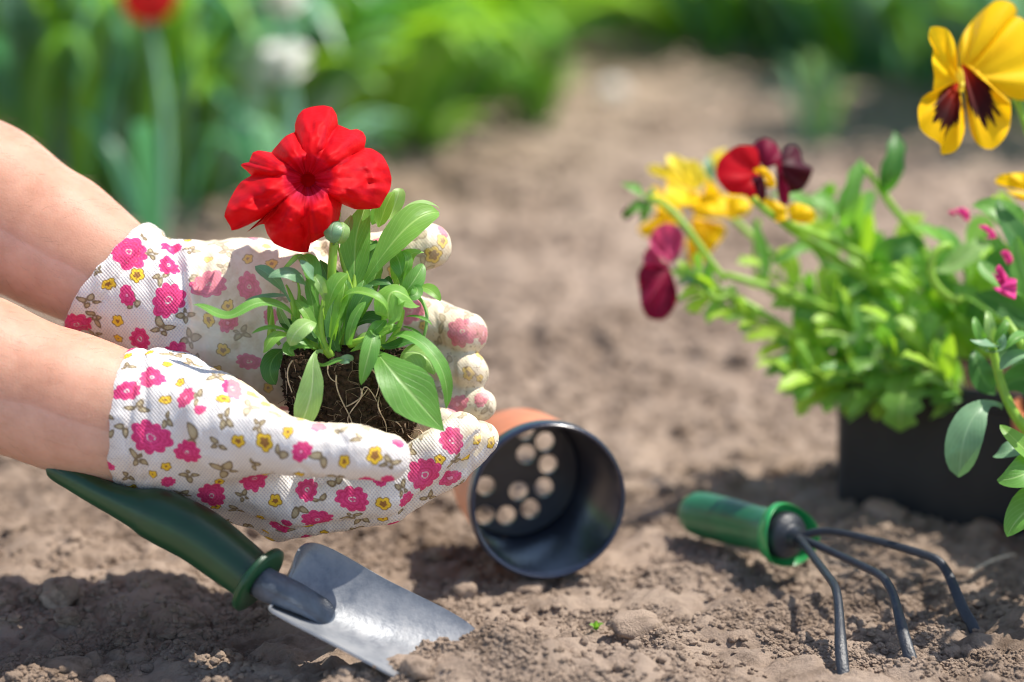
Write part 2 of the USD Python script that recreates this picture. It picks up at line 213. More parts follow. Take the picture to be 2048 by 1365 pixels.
# ---------------------------------------------------------------- helpers: shapes
def tube(pts, rad, sides=10, cap=True, squash=None):
    """Loft along points. squash: (axis vector, factor array) flattens the section across that axis."""
    p = np.asarray(pts, float); n = len(p); rad = np.broadcast_to(np.asarray(rad, float), (n,))
    t = unit(np.gradient(p, axis=0)); a = unit(np.cross(t[0], [0.3, 0.1, 1.0] if abs(t[0][2]) < 0.9 else [1, 0, 0.1])); A = []
    for i in range(n):
        a = unit(a - t[i] * (a @ t[i])); A.append(a)
    A = np.array(A); B = np.cross(t, A); ang = np.arange(sides) * 2 * math.pi / sides
    off = rad[:, None, None] * (np.cos(ang)[None, :, None] * A[:, None] + np.sin(ang)[None, :, None] * B[:, None])
    if squash is not None:
        ax = unit(squash[0]); off = off - (off @ ax)[..., None] * ax * (1 - np.asarray(squash[1]).reshape(-1, 1, 1))
    v = (p[:, None] + off).reshape(-1, 3); i, j = np.meshgrid(np.arange(n - 1), np.arange(sides), indexing='ij')
    q = np.stack([i * sides + j, i * sides + (j + 1) % sides, (i + 1) * sides + (j + 1) % sides, (i + 1) * sides + j], -1).reshape(-1, 4)
    f = np.vstack([q[:, [0, 1, 2]], q[:, [0, 2, 3]]])
    if cap:
        v = np.vstack([v, p[0], p[-1]]); k = np.arange(sides); e = (n - 1) * sides
        f = np.vstack([f, np.stack([np.full(sides, n * sides), (k + 1) % sides, k], 1), np.stack([np.full(sides, n * sides + 1), e + k, e + (k + 1) % sides], 1)])
    return v, f
def spline(pts, n):
    p = np.asarray(pts, float)
    if len(p) == 2: return p[0] + np.linspace(0, 1, n)[:, None] * (p[1] - p[0])
    d = np.r_[0, np.cumsum(np.linalg.norm(np.diff(p, axis=0), axis=1) ** 0.7 + 1e-9)]
    return CubicSpline(d, p)(np.linspace(0, d[-1], n))
def lerp1(vals, n):
    vals = np.asarray(vals, float)
    return PchipInterpolator(np.linspace(0, 1, len(vals)), vals)(np.linspace(0, 1, n))
def grid_faces(nu, nv):
    i, j = np.meshgrid(np.arange(nv - 1), np.arange(nu - 1), indexing='ij'); a = (i * nu + j).ravel()
    return np.vstack([np.stack([a, a + 1, a + nu + 1], 1), np.stack([a, a + nu + 1, a + nu], 1)])
PROFILES = {
    'spat': ([0, .08, .2, .34, .5, .66, .8, .9, .96, 1], [.16, .15, .2, .48, .86, 1, .93, .70, .42, 0.03]),
    'ovate': ([0, .05, .14, .3, .45, .6, .78, .9, .96, 1], [.10, .22, .62, .95, 1, .90, .62, .36, .2, 0.02]),
    'strap': ([0, .1, .3, .6, .8, .92, 1], [.55, .7, .95, 1, .8, .45, 0.02]),
    'round': ([0, .06, .2, .4, .6, .8, .92, .97, 1], [.10, .25, .68, .96, 1, .82, .52, .3, 0.02]),
    'diam': ([0, .06, .2, .36, .5, .62, .75, .88, 1], [.08, .14, .40, .74, .96, .98, .72, .36, 0.02])}
def leaf(pts, width, prof='spat', n=None, fold=0.25, droop=0.0, roll=0.0, lobes=0, nv=16, nu=7, rip=0.03, seed=0):
    """A leaf blade along 3D centre points; width = full width in metres; n = the way its upper face looks."""
    c = spline(pts, nv); t = unit(np.gradient(c, axis=0))
    nn = unit(np.asarray(n if n is not None else (TOCAM * 0.75 + np.array([0, 0, 0.65]))))
    s = unit(np.cross(t, nn)); nrm = np.cross(s, t)
    if roll:
        r = np.linspace(0, roll, nv)[:, None]; s, nrm = s * np.cos(r) + nrm * np.sin(r), nrm * np.cos(r) - s * np.sin(r)
    v = np.linspace(0, 1, nv); w = np.interp(v, *PROFILES[prof]) * width / 2
    if lobes: w = w * (1 + 0.34 * np.maximum(0, v * 1.6 - .5).clip(0, 1) * np.sin(v * lobes * 2 * math.pi))
    u = np.linspace(-1, 1, nu); rs = np.random.RandomState(seed)
    ripple = rip * width * np.sin(v[:, None] * (9 + 3 * rs.rand()) + rs.rand() * 6 + u[None] * 1.5) * np.abs(u)[None] ** 1.5
    h = fold * w[:, None] * (np.abs(u)[None] ** 1.4) + ripple * np.sin(math.pi * v)[:, None] - droop * width * 0
    P = c[:, None] + s[:, None] * (u[None, :, None] * w[:, None, None]) + nrm[:, None] * h[..., None]
    uv = np.stack(np.broadcast_arrays(u[None], v[:, None]), -1).reshape(-1, 2)
    return (P.reshape(-1, 3), grid_faces(nu, nv)), uv
def petal(base, outline, n=(0, 0), dd0=0.0, slope=0.0, curl=0.0, bulge=0.004, rip=0.0015, nt=26, nr=9, seed=0):
    """A petal sheet from its base pixel to an outline of pixels, bent in depth. slope: metres deeper per unit radius; curl: with radius squared; bulge: mid-petal towards the camera; n: plane tilt in depth per metre right/down."""
    o = np.asarray(outline, float); d = np.r_[0, np.cumsum(np.linalg.norm(np.diff(o, axis=0), axis=1))]
    tt = np.linspace(0, 1, nt); o = PchipInterpolator(d / d[-1], o)(tt); b = np.asarray(base, float); r = np.linspace(0.02, 1, nr)
    rs = np.random.RandomState(seed); ph = rs.rand(3) * 6; V, uv = [], []
    for ri in r:
        q = b + ri * (o - b); rr = np.linalg.norm(q - b, axis=1)
        dep = dd0 + slope * ri + curl * ri ** 2 - bulge * np.sin(math.pi * tt) * math.sin(math.pi * min(1, ri * 0.8)) + rip * ri * (np.sin(tt * 17 + ph[0]) + 0.6 * np.sin(tt * 31 + ph[1] + ri * 2))
        dep = dep + n[0] * (q[:, 0] - b[0]) * PX + n[1] * (q[:, 1] - b[1]) * PX
        V += [W(x, y, z) for (x, y), z in zip(q, dep)]; uv += [(t, ri) for t in tt]
    return (np.array(V), grid_faces(nt, nr)), np.array(uv)

# ---------------------------------------------------------------- helpers: rounded bodies from bones (surface nets)
class Field:
    def __init__(s, lo, hi, h):
        s.lo, s.h = np.asarray(lo, float), h; s.n = np.ceil((np.asarray(hi) - s.lo) / h).astype(int) + 1; s.d = np.full(s.n, 0.05, np.float32)
    def axes(s, sl): return [s.lo[k] + s.h * np.arange(sl[k].start, sl[k].stop, dtype=np.float32) for k in range(3)]
    def bone(s, a, b, ra, rb, k=0.006):
        a, b = np.asarray(a), np.asarray(b); R = max(ra, rb) + 2.2 * k + 0.003
        i0 = np.clip(((np.minimum(a, b) - R - s.lo) / s.h).astype(int), 0, s.n - 1); i1 = np.clip(((np.maximum(a, b) + R - s.lo) / s.h).astype(int) + 2, 1, s.n)
        sl = tuple(slice(int(x), int(y)) for x, y in zip(i0, i1))
        X, Y, Z = np.meshgrid(*s.axes(sl), indexing='ij', sparse=True); ab = b - a; L = float(ab @ ab) + 1e-12
        t = np.clip(((X - a[0]) * ab[0] + (Y - a[1]) * ab[1] + (Z - a[2]) * ab[2]) / L, 0, 1)
        d = np.sqrt((X - a[0] - t * ab[0]) ** 2 + (Y - a[1] - t * ab[1]) ** 2 + (Z - a[2] - t * ab[2]) ** 2) - (ra + t * (rb - ra))
        o = s.d[sl]; hh = np.clip(0.5 + 0.5 * (o - d) / k, 0, 1); s.d[sl] = o * (1 - hh) + d * hh - k * hh * (1 - hh)
    def chain(s, pts, k=0.004):
        for (p, r), (q, e) in zip(pts[:-1], pts[1:]): s.bone(p, q, r, e, k)
    def mesh(s):
        D = s.d; N = D.shape; neg = D < 0; c = np.zeros([x - 1 for x in N], np.int8)
        corner = [(i, j, k) for i in (0, 1) for j in (0, 1) for k in (0, 1)]
        for i, j, k in corner: c += neg[i:N[0] - 1 + i, j:N[1] - 1 + j, k:N[2] - 1 + k]
        cell = np.argwhere((c > 0) & (c < 8)); ids = np.full(c.shape, -1, np.int64); ids[tuple(cell.T)] = np.arange(len(cell))
        acc = np.zeros((len(cell), 3)); cnt = np.zeros(len(cell))
        for a in corner:
            for ax in range(3):
                if a[ax]: continue
                b = list(a); b[ax] = 1; da, db = D[tuple((cell + a).T)], D[tuple((cell + b).T)]; m = (da < 0) != (db < 0); t = da / np.where(m, da - db, 1)
                pt = np.array(a, float)[None] + 0 * acc; pt[:, ax] += t; acc[m] += pt[m]; cnt[m] += 1
        V = s.lo + s.h * (cell + acc / np.maximum(cnt, 1)[:, None]); F = []
        for ax in range(3):
            u, w = [(1, 2), (2, 0), (0, 1)][ax]; sl0, sl1 = [slice(1, x - 1) for x in N], [slice(1, x - 1) for x in N]; sl1[ax] = slice(2, N[ax])
            A, B = neg[tuple(sl0)], neg[tuple(sl1)]; e = np.argwhere(A != B) + 1; fl = A[tuple((e - 1).T)]
            def at(du, dw): q = e.copy(); q[:, u] += du; q[:, w] += dw; return ids[tuple(q.T)]
            q = np.stack([at(-1, -1), at(0, -1), at(0, 0), at(-1, 0)], 1); q[~fl] = q[~fl][:, ::-1]; F += [q[:, [0, 1, 2]], q[:, [0, 2, 3]]]
        F = np.vstack(F); F = F[(F >= 0).all(1)]; used_ = np.unique(F); new = np.zeros(len(V), np.int64); new[used_] = np.arange(len(used_))
        return V[used_], new[F]
def relax(v, f, it=3, lam=0.5):
    import scipy.sparse as sp
    e = np.vstack([f[:, [0, 1]], f[:, [1, 2]], f[:, [2, 0]]]); e = np.vstack([e, e[:, ::-1]]); A = sp.coo_matrix((np.ones(len(e)), (e[:, 0], e[:, 1])), shape=(len(v), len(v))).tocsr(); A.data[:] = 1
    Dg = np.asarray(A.sum(1)).ravel()
    for i in range(it):
        v = v + lam * (A @ v / Dg[:, None] - v)
        v = v - 0.52 * (A @ v / Dg[:, None] - v)
    return v
def vnormals(v, f):
    n = np.zeros_like(v); c = np.cross(v[f[:, 1]] - v[f[:, 0]], v[f[:, 2]] - v[f[:, 0]])
    for k in range(3): np.add.at(n, f[:, k], c)
    return unit(n)

# ================================================================ SETTING: ground
fb = meshkit.fbm; ns = meshkit.noise
MOUND = W(985, 1330, -0.045)
def ground_z(x, y, fine=True):
    x, y = np.asarray(x, float), np.asarray(y, float); p = np.stack([x, y, 0 * x], -1)
    near = np.exp(-np.maximum(0, np.hypot(x, y - 1.2) - 0.2) ** 2 / (2 * 0.5 ** 2))
    z = (fb(p * 2.3, 2, 3) - 0.5) * 0.05 * (1 - near) + (fb(p * 7, 2, 5) - 0.5) * 0.016
    z += (np.abs(fb(p * 26, 3, 7) - 0.5) * 2) * 0.015 - 0.005 + (np.abs(fb(p * 11 + 3, 3, 17) - 0.5) * 2) * 0.022 * (1 - .75 * near) - .006 * (1 - .75 * near)
    z += 0.027 * np.exp(-((x - MOUND[0]) / 0.070) ** 2 - ((y - MOUND[1]) / 0.034) ** 2) + 0.006 * np.exp(-((x - MOUND[0] - .12) / 0.1) ** 2 - ((y - MOUND[1]) / 0.05) ** 2)
    z += 0.010 * np.exp(-((x + 0.33) / 0.16) ** 2 - ((y - 1.16) / 0.05) ** 2)
    if fine:
        q = fb(p * 95, 3, 11); z += (np.abs(q - 0.5) * 2) * 0.0048 - 0.001 + (fb(p * 300, 2, 13) - 0.5) * 0.0034
    return z
def gz(x, y): return float(ground_z(np.array([x]), np.array([y]))[0])
def spaced(stops):
    out = []
    for (a, h), (b, k) in zip(stops[:-1], stops[1:]):
        n = max(2, int(round((b - a) / (0.5 * (h + k))))); w = np.linspace(h, k, n); out.append(a + np.r_[0, np.cumsum(w)[:-1]] * (b - a) / w.sum())
    return np.r_[np.concatenate(out), stops[-1][0]]
gx = spaced([(-80, 12), (-6, .5), (-1.2, .03), (-.62, .007), (-.36, .0024), (.42, .0024), (.75, .007), (1.3, .03), (6, .5), (80, 12)])
gy = spaced([(-30, 4), (0.2, .1), (.6, .009), (.98, .004), (1.02, .0018), (1.36, .0022), (1.75, .0045), (2.7, .012), (4.5, .05), (12, .6), (120, 12)])
XX, YY = np.meshgrid(gx, gy)
ZZ = ground_z(XX, YY)
T = Thing('ground', kind='structure', label=None)
stage.RemovePrim(T.path); 
gm = usdkit.mesh(stage, '/World/ground', (np.stack([XX, YY, ZZ], -1).reshape(-1, 3), grid_faces(len(gx), len(gy))), M('soil'), smooth=True)
tag(gm.GetPrim(), 'dry brown tilled garden soil stretching back between the beds', 'soil', kind='structure')
# ================================================================ THE TWO GLOVED HANDS
def P(x, y, dd, r): return (W(x, y, dd), r * (S0 + dd) / FPX)
# arms
NW, NE = P(250, 838, 0.0, 112), P(-60, 742, 0.0, 128)
FWr, FE = P(250, 572, 0.062, 100), P(-40, 395, 0.085, 148)
body = Field([-.72, 1.0, 0.02], [-.165, 1.62, .66], 0.0032)
body.chain([P(290, 855, 0, 104), P(235, 835, 0, 112), P(120, 800, 0, 121), P(-60, 738, 0, 134), P(-420, 622, .0, 160), P(-780, 500, .01, 165)], 0.02)
near_sh, far_sh = np.array([-.58, 1.14, .52]), np.array([-.58, 1.46, .52])
body.chain([P(-780, 500, .01, 165), (near_sh, .052)], .03)
body.chain([P(300, 605, .062, 88), P(225, 556, .062, 99), P(110, 484, .07, 123), P(-40, 404, .085, 146), P(-350, 250, .11, 166), P(-650, 60, .14, 172)], .02)
body.chain([P(-650, 60, .14, 172), (far_sh, .052)], .03)
body.chain([(near_sh, .055), ((near_sh + far_sh) / 2 + np.array([-.04, 0, .02]), .07), (far_sh, .055)], .03)
bv, bf = body.mesh(); bv = relax(bv, bf, 6)
bn = vnormals(bv, bf); bv = bv + bn * ((fb(bv * 28, 2, 3) - 0.5) * 0.0016)[:, None]
person = Thing('person', 'person reaching in from the left with bare forearms and flowered gloves', 'person', loc=(-.45, 1.3, 0))
person.part('body', (bv, bf), 'skin')
bn = vnormals(bv, bf); bpr = proj(bv); hr = np.random.RandomState(12); cand = np.where((bpr[:, 0] > -150) & (bpr[:, 0] < 300))[0]; hi = hr.choice(cand, 1500)
hp, hw = [], []
adir = unit(W(200, 800, 0) - W(-60, 700, 0))
for i in hi:
    a = bv[i] + (hr.rand(3) - .5) * .004; a = a + bn[i] * .0004; d = unit(adir + .5 * hr.normal(0, 1, 3) * .6); d = unit(d - bn[i] * (d @ bn[i])); ln = hr.uniform(.004, .009)
    hp += [a, a + d * ln * .5 + bn[i] * ln * .22, a + d * ln + bn[i] * ln * .28]; hw += [.00007, .00005, .00002]
hc = UsdGeom.BasisCurves.Define(stage, person.path + '/arm_hair'); hc.CreateTypeAttr('linear'); hc.CreateCurveVertexCountsAttr(Vt.IntArray([3] * len(hi)))
hc.CreatePointsAttr(Vt.Vec3fArray.FromNumpy((np.array(hp) - person.loc).astype(np.float32))); hc.CreateWidthsAttr(Vt.FloatArray.FromNumpy(np.array(hw, np.float32))); hc.SetWidthsInterpolation('vertex')
UsdShade.MaterialBindingAPI.Apply(hc.GetPrim()).Bind(M('hair')); hc.GetPrim().SetCustomDataByKey('kind', 'stuff')

def flower_sdf(x, y, R, n, rot, depth=0.2):
    th = np.arctan2(y, x) + rot; r = np.hypot(x, y)
    return r - R * (1 - depth + depth * np.abs(np.cos(n * th / 2)) ** 0.7)
def ell(x, y, cx_, cy_, a, b, rot):
    c, s = math.cos(rot), math.sin(rot); u, v = (x - cx_) * c + (y - cy_) * s, -(x - cx_) * s + (y - cy_) * c
    k = np.hypot(u / a, v / (b * (1 - 0.35 * u / a))); return (k - 1) * b
def printed(v, n, motifs, rs, fill, avoid):
    """Signed distances in mm to the printed flowers and sprigs: those read off the photograph, then more on the sides not seen."""
    pr = proj(v); facing = (n * unit(C0 - v)).sum(1); tree2 = cKDTree(pr[:, :2]); tree3 = cKDTree(v)
    motifs = [(a_, b_, c_, r_ * 1.14, t_) for a_, b_, c_, r_, t_ in motifs]; out = {k: np.full(len(v), 9.0) for k in ('pink', 'yellow', 'sprig')}; centres = []
    def stamp(i, kind, R, rot):
        near = np.array(tree3.query_ball_point(v[i], R * 1.35 / 1000)); ni = n[i]; near = near[(n[near] @ ni) > 0.15]
        t1 = unit(RT - ni * (RT @ ni)) if abs(RT @ ni) < 0.95 else unit(UP - ni * (UP @ ni)); t2 = np.cross(ni, t1); q = (v[near] - v[i]) * 1000; x, y = q @ t1, q @ t2
        w_ = rs.uniform(.82, 1.2); x, y = x * w_, y / w_; wob = 1 + .10 * np.sin(2 * np.arctan2(y, x) + rs.rand() * 6) + .07 * np.sin(3 * np.arctan2(y, x) + rs.rand() * 6); x, y = x * wob, y * wob
        if kind == 'p': a, d = 'pink', np.maximum(flower_sdf(x, y, R * 1.05, 9, rot, .24), 0.3 - np.abs(np.hypot(x, y) - R * rs.uniform(.13, .2)) if R > 5 else -9)
        elif kind == 'y': a, d = 'yellow', flower_sdf(x, y, R * 1.15, 5, rot, .3)
        else:
            a = 'sprig'; c, s = math.cos(rot), math.sin(rot); d = np.full(len(near), 9.0)
            for e, (ox, oy, aa, bb, rr) in enumerate(((0.52, 0.10, .50, .30, .2), (-.1, .54, .46, .27, 1.75), (-.50, -.16, .42, .25, 3.5), (.14, -.5, .30, .2, -1.2))[:2 + rs.randint(3)]):
                d = np.minimum(d, ell(x, y, R * (ox * c - oy * s), R * (ox * s + oy * c), R * aa, R * bb, rr + rot))
        out[a][near] = np.minimum(out[a][near], d); centres.append(v[i])
    for kind, px_, py_, R, rot in motifs:
        c = np.array(tree2.query_ball_point((px_, py_), 9)); c = c[facing[c] > 0.12] if len(c) else c
        if len(c): stamp(c[np.argmin(pr[c, 2] + 1e-4 * np.hypot(pr[c, 0] - px_, pr[c, 1] - py_))], kind, R * PX * 1000, rot)
    for i in rs.permutation(len(v))[:6000]:
        seen = facing[i] > 0.1 and avoid(pr[i])
        if len(centres) and np.min(np.linalg.norm(np.array(centres) - v[i], axis=1)) < (.0098 if seen else fill): continue
        kind = rs.choice(['p', 'y', 's'], p=[.12, .33, .55] if seen else [.4, .25, .35]); stamp(i, kind, {'p': 3.6 if seen else 6.5, 'y': 2.6, 's': 5.5 if seen else 8}[kind] * rs.uniform(.8, 1.15), rs.rand() * 6)
    return out
def z2(kind, X, Y, R, rot=0.3): return (kind, 100 + X / 2.395, 430 + Y / 2.395, R / 2.395, rot)
def z3(kind, X, Y, R, rot=0.3): return (kind, 220 + X / 2.56, 700 + Y / 2.56, R / 2.56, rot)
near_motifs = [z3('p', *a) for a in ((205, 455, 82), (215, 120, 55), (85, 205, 52), (380, 225, 44), (380, 535, 60), (525, 770, 78), (750, 680, 72), (640, 180, 60), (980, 520, 44), (1070, 890, 66), (1240, 770, 66), (1625, 660, 76), (850, 915, 42), (1535, 785, 42), (1735, 660, 46), (1755, 465, 58), (300, 695, 34), (1010, 715, 50), (1080, 372, 38), (1420, 690, 36), (470, 290, 25))]
near_motifs += [z3('y', *a) for a in ((345, 152, 22), (283, 252, 25), (648, 475, 30), (790, 470, 38), (905, 400, 26), (297, 615, 23), (222, 660, 22), (845, 780, 30), (763, 880, 26), (1195, 590, 28), (1355, 540, 36), (1395, 810, 33), (1910, 465, 27))]
near_motifs += [z3('s', X, Y, R, (X * 7 + Y) % 6) for X, Y, R in ((285, 355, 45), (440, 480, 78), (400, 665, 50), (590, 635, 72), (460, 225, 48), (850, 560, 55), (1095, 540, 62), (1310, 450, 46), (590, 350, 52), (760, 385, 42), (650, 840, 52), (940, 810, 58), (1500, 715, 44), (1430, 580, 48), (690, 910, 48), (910, 950, 42), (1080, 775, 42), (95, 400, 50), (80, 70, 40), (110, 660, 40), (1620, 715, 36))]
far_motifs = [z2('p', *a) for a in ((395, 165, 80), (570, 410, 72), (420, 610, 52), (130, 545, 66), (565, 220, 46), (368, 385, 40), (755, 330, 66), (955, 345, 56), (590, 690, 66), (860, 530, 42), (950, 715, 46), (590, 150, 44), (1060, 490, 36))]
far_motifs += [z2('y', *a) for a in ((420, 285, 31), (297, 340, 28), (323, 530, 26), (857, 430, 26), (762, 510, 28), (845, 660, 29), (1045, 850, 25))]
far_motifs += [z2('s', X, Y, R, (X * 5 + Y) % 6) for X, Y, R in ((530, 275, 45), (665, 280, 42), (230, 270, 26), (400, 430, 46), (530, 560, 58), (195, 430, 50), (215, 590, 46), (300, 655, 34), (650, 485, 44), (660, 600, 56), (920, 570, 46), (850, 245, 38), (455, 95, 30), (710, 720, 44))]
far_motifs += [('p', 925, 662, 28, .2), ('p', 974, 672, 18, .2), ('p', 815, 622, 26, 1), ('p', 908, 806, 18, 1), ('y', 938, 748, 12, 0), ('y', 968, 760, 8, 0), ('y', 893, 480, 13, 0), ('y', 872, 517, 16, 0), ('s', 838, 478, 24, 1), ('s', 845, 512, 22, 3), ('p', 890, 455, 14, 0), ('s', 882, 640, 22, 2), ('s', 985, 815, 18, 2), ('p', 965, 790, 14, 2)]

def make_glove(F, fingers, palm, cut, arm, label, motifs, coat_fn, dirt_fn, seed, wr):
    """fingers: chains; palm: chains; cut: (point, direction into the hand) of the cuff's edge; arm: bone that the cuff is hollow around."""
    for ch in fingers: F.chain([P(*q) for q in ch], 0.003)
    dfing = F.d.copy(); F.d[:] = 0.05
    for ch in palm: F.chain([P(*q) for q in ch], 0.012)
    k = 0.0055; h = np.clip(0.5 + 0.5 * (F.d - dfing) / k, 0, 1); F.d = (F.d * (1 - h) + dfing * h - k * h * (1 - h)).astype(np.float32)
    full = [slice(0, int(x)) for x in F.n]; X, Y, Z = np.meshgrid(*F.axes(full), indexing='ij', sparse=True)
    along = (X - cut[0][0]) * cut[1][0] + (Y - cut[0][1]) * cut[1][1] + (Z - cut[0][2]) * cut[1][2]
    # a softly rounded hem with a seam, and rings of gathered cloth behind it
    F.d = F.d - (0.0012 * np.exp(-((along - .004) / .0045) ** 2) - 0.0014 * np.exp(-((along - .0115) / .0016) ** 2)).astype(np.float32)
    kk = 0.002; b = -along; hh = np.clip(0.5 - 0.5 * (b - F.d) / kk, 0, 1); F.d = (b * (1 - hh) + F.d * hh + kk * hh * (1 - hh)).astype(np.float32)
    A = Field(F.lo, F.lo, F.h); A.n = F.n; A.d = np.full(F.n, 0.05, np.float32); A.chain([P(*q) for q in arm], 0.01)
    hollow = np.maximum(-(A.d - 0.0006), along - 0.02)             # the arm goes in: carve it out of the cuff
    F.d = np.where(along < 0.02, np.maximum(F.d, -(A.d - 0.0004)), F.d).astype(np.float32)
    v, f = F.mesh(); v = relax(v, f, 4); n = vnormals(v, f); pr = proj(v)
    al = (v - cut[0]) @ cut[1]
    # folds: stretched along the hand near the wrist, finer creases elsewhere
    q = np.stack([v @ RT, v @ UP, v @ FW], 1)
    d = (fb(q * np.array([75, 28, 28]), 2, seed) - .5) * 0.0068 * np.exp(-((al - .03) / .03) ** 2) + (fb(q * 60, 3, seed + 1) - .5) * 0.0027 + (fb(q * np.array([30, 110, 110]), 2, seed + 2) - .5) * 0.0014 - np.abs(fb(q * np.array([150, 45, 45]), 3, seed + 6) - .5) * .0022 + .0003
    for (x0, y0, x1, y1, w, dep) in wr:                           # creases read off the photograph
        a, bb = np.array([x0, y0]), np.array([x1, y1]); t = np.clip(((pr[:, :2] - a) @ (bb - a)) / ((bb - a) @ (bb - a)), 0, 1); dist = np.linalg.norm(pr[:, :2] - a - t[:, None] * (bb - a), axis=1)
        d += dep * np.exp(-(dist / w) ** 2) * ((n * unit(C0 - v)).sum(1) > -0.2)
    v = v + n * d[:, None]; n = vnormals(v, f)
    rs = np.random.RandomState(seed); pm = printed(v, n, motifs, rs, 0.017, lambda p: p[0] < 1000)
    pm |= {'coat': np.clip(coat_fn(v, n, pr), 0, 1), 'dirt': np.clip(dirt_fn(v, n, pr), 0, 1)}
    person.part('glove', (v, f), 'glove_cloth', label=label, uv=np.stack([v @ RT, v @ UP], 1), attrs=pm)
    return v, f
def box_field(x0, x1, y0, y1, d0, d1, h):
    c = np.array([W(x, y, d) for x in (x0, x1) for y in (y0, y1) for d in (d0, d1)]); return Field(c.min(0) - .003, c.max(0) + .003, h)
near_F = box_field(215, 1030, 690, 1130, -.06, .09, .0009)
cut_n = (W(243, 838, 0), unit(W(480, 850, -.004) - W(243, 834, 0)))
make_glove(near_F,
    [[(600, 990, .004, 60), (765, 980, .001, 50), (868, 908, .001, 45), (922, 866, .004, 41)],
     [(575, 1018, .020, 60), (770, 996, .018, 50), (890, 935, .016, 42), (960, 878, .018, 36)],
     [(560, 1018, .033, 58), (760, 1000, .036, 47), (880, 935, .036, 40), (940, 885, .036, 34)],
     [(540, 1005, .052, 50), (700, 985, .056, 42), (790, 930, .054, 36), (840, 890, .052, 32)],
     [(430, 860, -.020, 84), (520, 876, -.030, 64), (610, 900, -.037, 55), (705, 901, -.038, 53), (772, 915, -.035, 49)]],
    [[(225, 838, 0, 126), (330, 846, 0, 128), (430, 890, .002, 104), (590, 990, .006, 60)], [(330, 860, .01, 118), (450, 930, .02, 95), (560, 1015, .030, 60)], [(330, 860, .015, 105), (540, 1000, .050, 52)],
     [(330, 830, -.004, 106), (430, 850, -.016, 88), (520, 878, -.022, 66)]],
    cut_n, [(290, 855, 0, 104), (235, 835, 0, 112), (120, 800, 0, 121)], 'flowered work glove on the near hand, thumb towards us', near_motifs,
    lambda v, n, pr: np.maximum(np.clip((n @ unit([0.1, .35, 1.0]) - .52) * 5, 0, 1) * (pr[:, 0] > 455), np.clip((pr[:, 0] - 900) / 40, 0, 1) * (n[:, 2] > -.1)),
    lambda v, n, pr: np.clip((pr[:, 0] - 780) / 220, 0, 1) * .35 + .12 * (n[:, 2] > .3),
    31, [(588, 962, 640, 968, 10, -.0010), (592, 962, 584, 1010, 9, -.0012), (290, 720, 292, 960, 7, -.0009), (955, 868, 890, 955, 6, -.0018), (660, 850, 690, 885, 8, -.001), (330, 750, 400, 800, 14, -.0010), (600, 935, 640, 965, 7, -.001), (720, 850, 730, 880, 8, -.0008)])
far_F = box_field(40, 1020, 430, 900, .005, .115, .0009)
cut_f = (W(212, 560, .064), unit(RT * .80 - UP * .60 - FW * .06))
make_glove(far_F,
    [[(680, 590, .066, 58), (790, 625, .068, 48), (872, 650, .062, 46), (932, 668, .052, 43)],
     [(700, 655, .066, 58), (800, 700, .068, 46), (880, 728, .060, 43), (938, 744, .050, 39)],
     [(690, 725, .064, 54), (800, 775, .064, 42), (885, 800, .056, 39), (962, 811, .046, 32)],
     [(660, 780, .058, 48), (760, 830, .058, 38), (840, 845, .050, 34), (890, 846, .044, 30)],
     [(430, 600, .058, 92), (520, 562, .054, 72), (620, 540, .052, 56), (740, 525, .050, 52), (856, 492, .044, 46)]],
    [[(110, 482, .070, 148), (215, 556, .063, 126), (310, 600, .062, 112), (430, 640, .062, 118), (560, 655, .064, 105), (690, 660, .066, 62)], [(330, 610, .06, 104), (520, 600, .062, 98), (680, 595, .066, 60)], [(430, 670, .06, 108), (560, 720, .06, 90), (670, 775, .058, 50)],
     [(350, 600, .06, 100), (430, 595, .058, 96), (520, 562, .054, 72)]],
    cut_f, [(300, 605, .062, 92), (225, 556, .062, 104), (110, 478, .07, 128)], 'flowered work glove on the far hand, cream palm facing us', far_motifs,
    lambda v, n, pr: np.clip((pr[:, 0] - 372 - (pr[:, 1] - 600) * -.12) / 16, 0, 1) * np.clip((n @ TOCAM + .75) * 4, 0, 1),
    lambda v, n, pr: np.clip((pr[:, 0] - 690) / 260, 0, 1) * .36 + .10 * (pr[:, 0] > 560),
    57, [(345, 482, 372, 610, 9, -.0020), (372, 500, 388, 620, 8, .0014), (415, 512, 400, 600, 8, -.0012), (325, 470, 345, 560, 8, .0010), (640, 488, 665, 520, 9, -.002), (615, 500, 640, 530, 7, .0012), (870, 632, 885, 690, 6, -.0007), (905, 720, 910, 765, 6, -.0006), (380, 640, 470, 660, 9, -.0012), (470, 700, 530, 640, 12, -.0012)])

# ================================================================ THE RED PETUNIA SEEDLING
plant = Thing('petunia_seedling', 'young petunia with one red flower and bare root ball held in two gloved hands', 'flower seedling', loc=W(712, 880, .025))
def L(mat, pts, w, prof='spat', n=None, name='leaf', T=None, parent=None, **k):
    p3 = [W(*p) for p in pts]; k.setdefault('seed', len(used)); mesh, uv = leaf(p3, w * PX, prof, n, **k)
    return (T or plant).part(name, mesh, mat, uv=uv, parent=parent)
BALL = .026
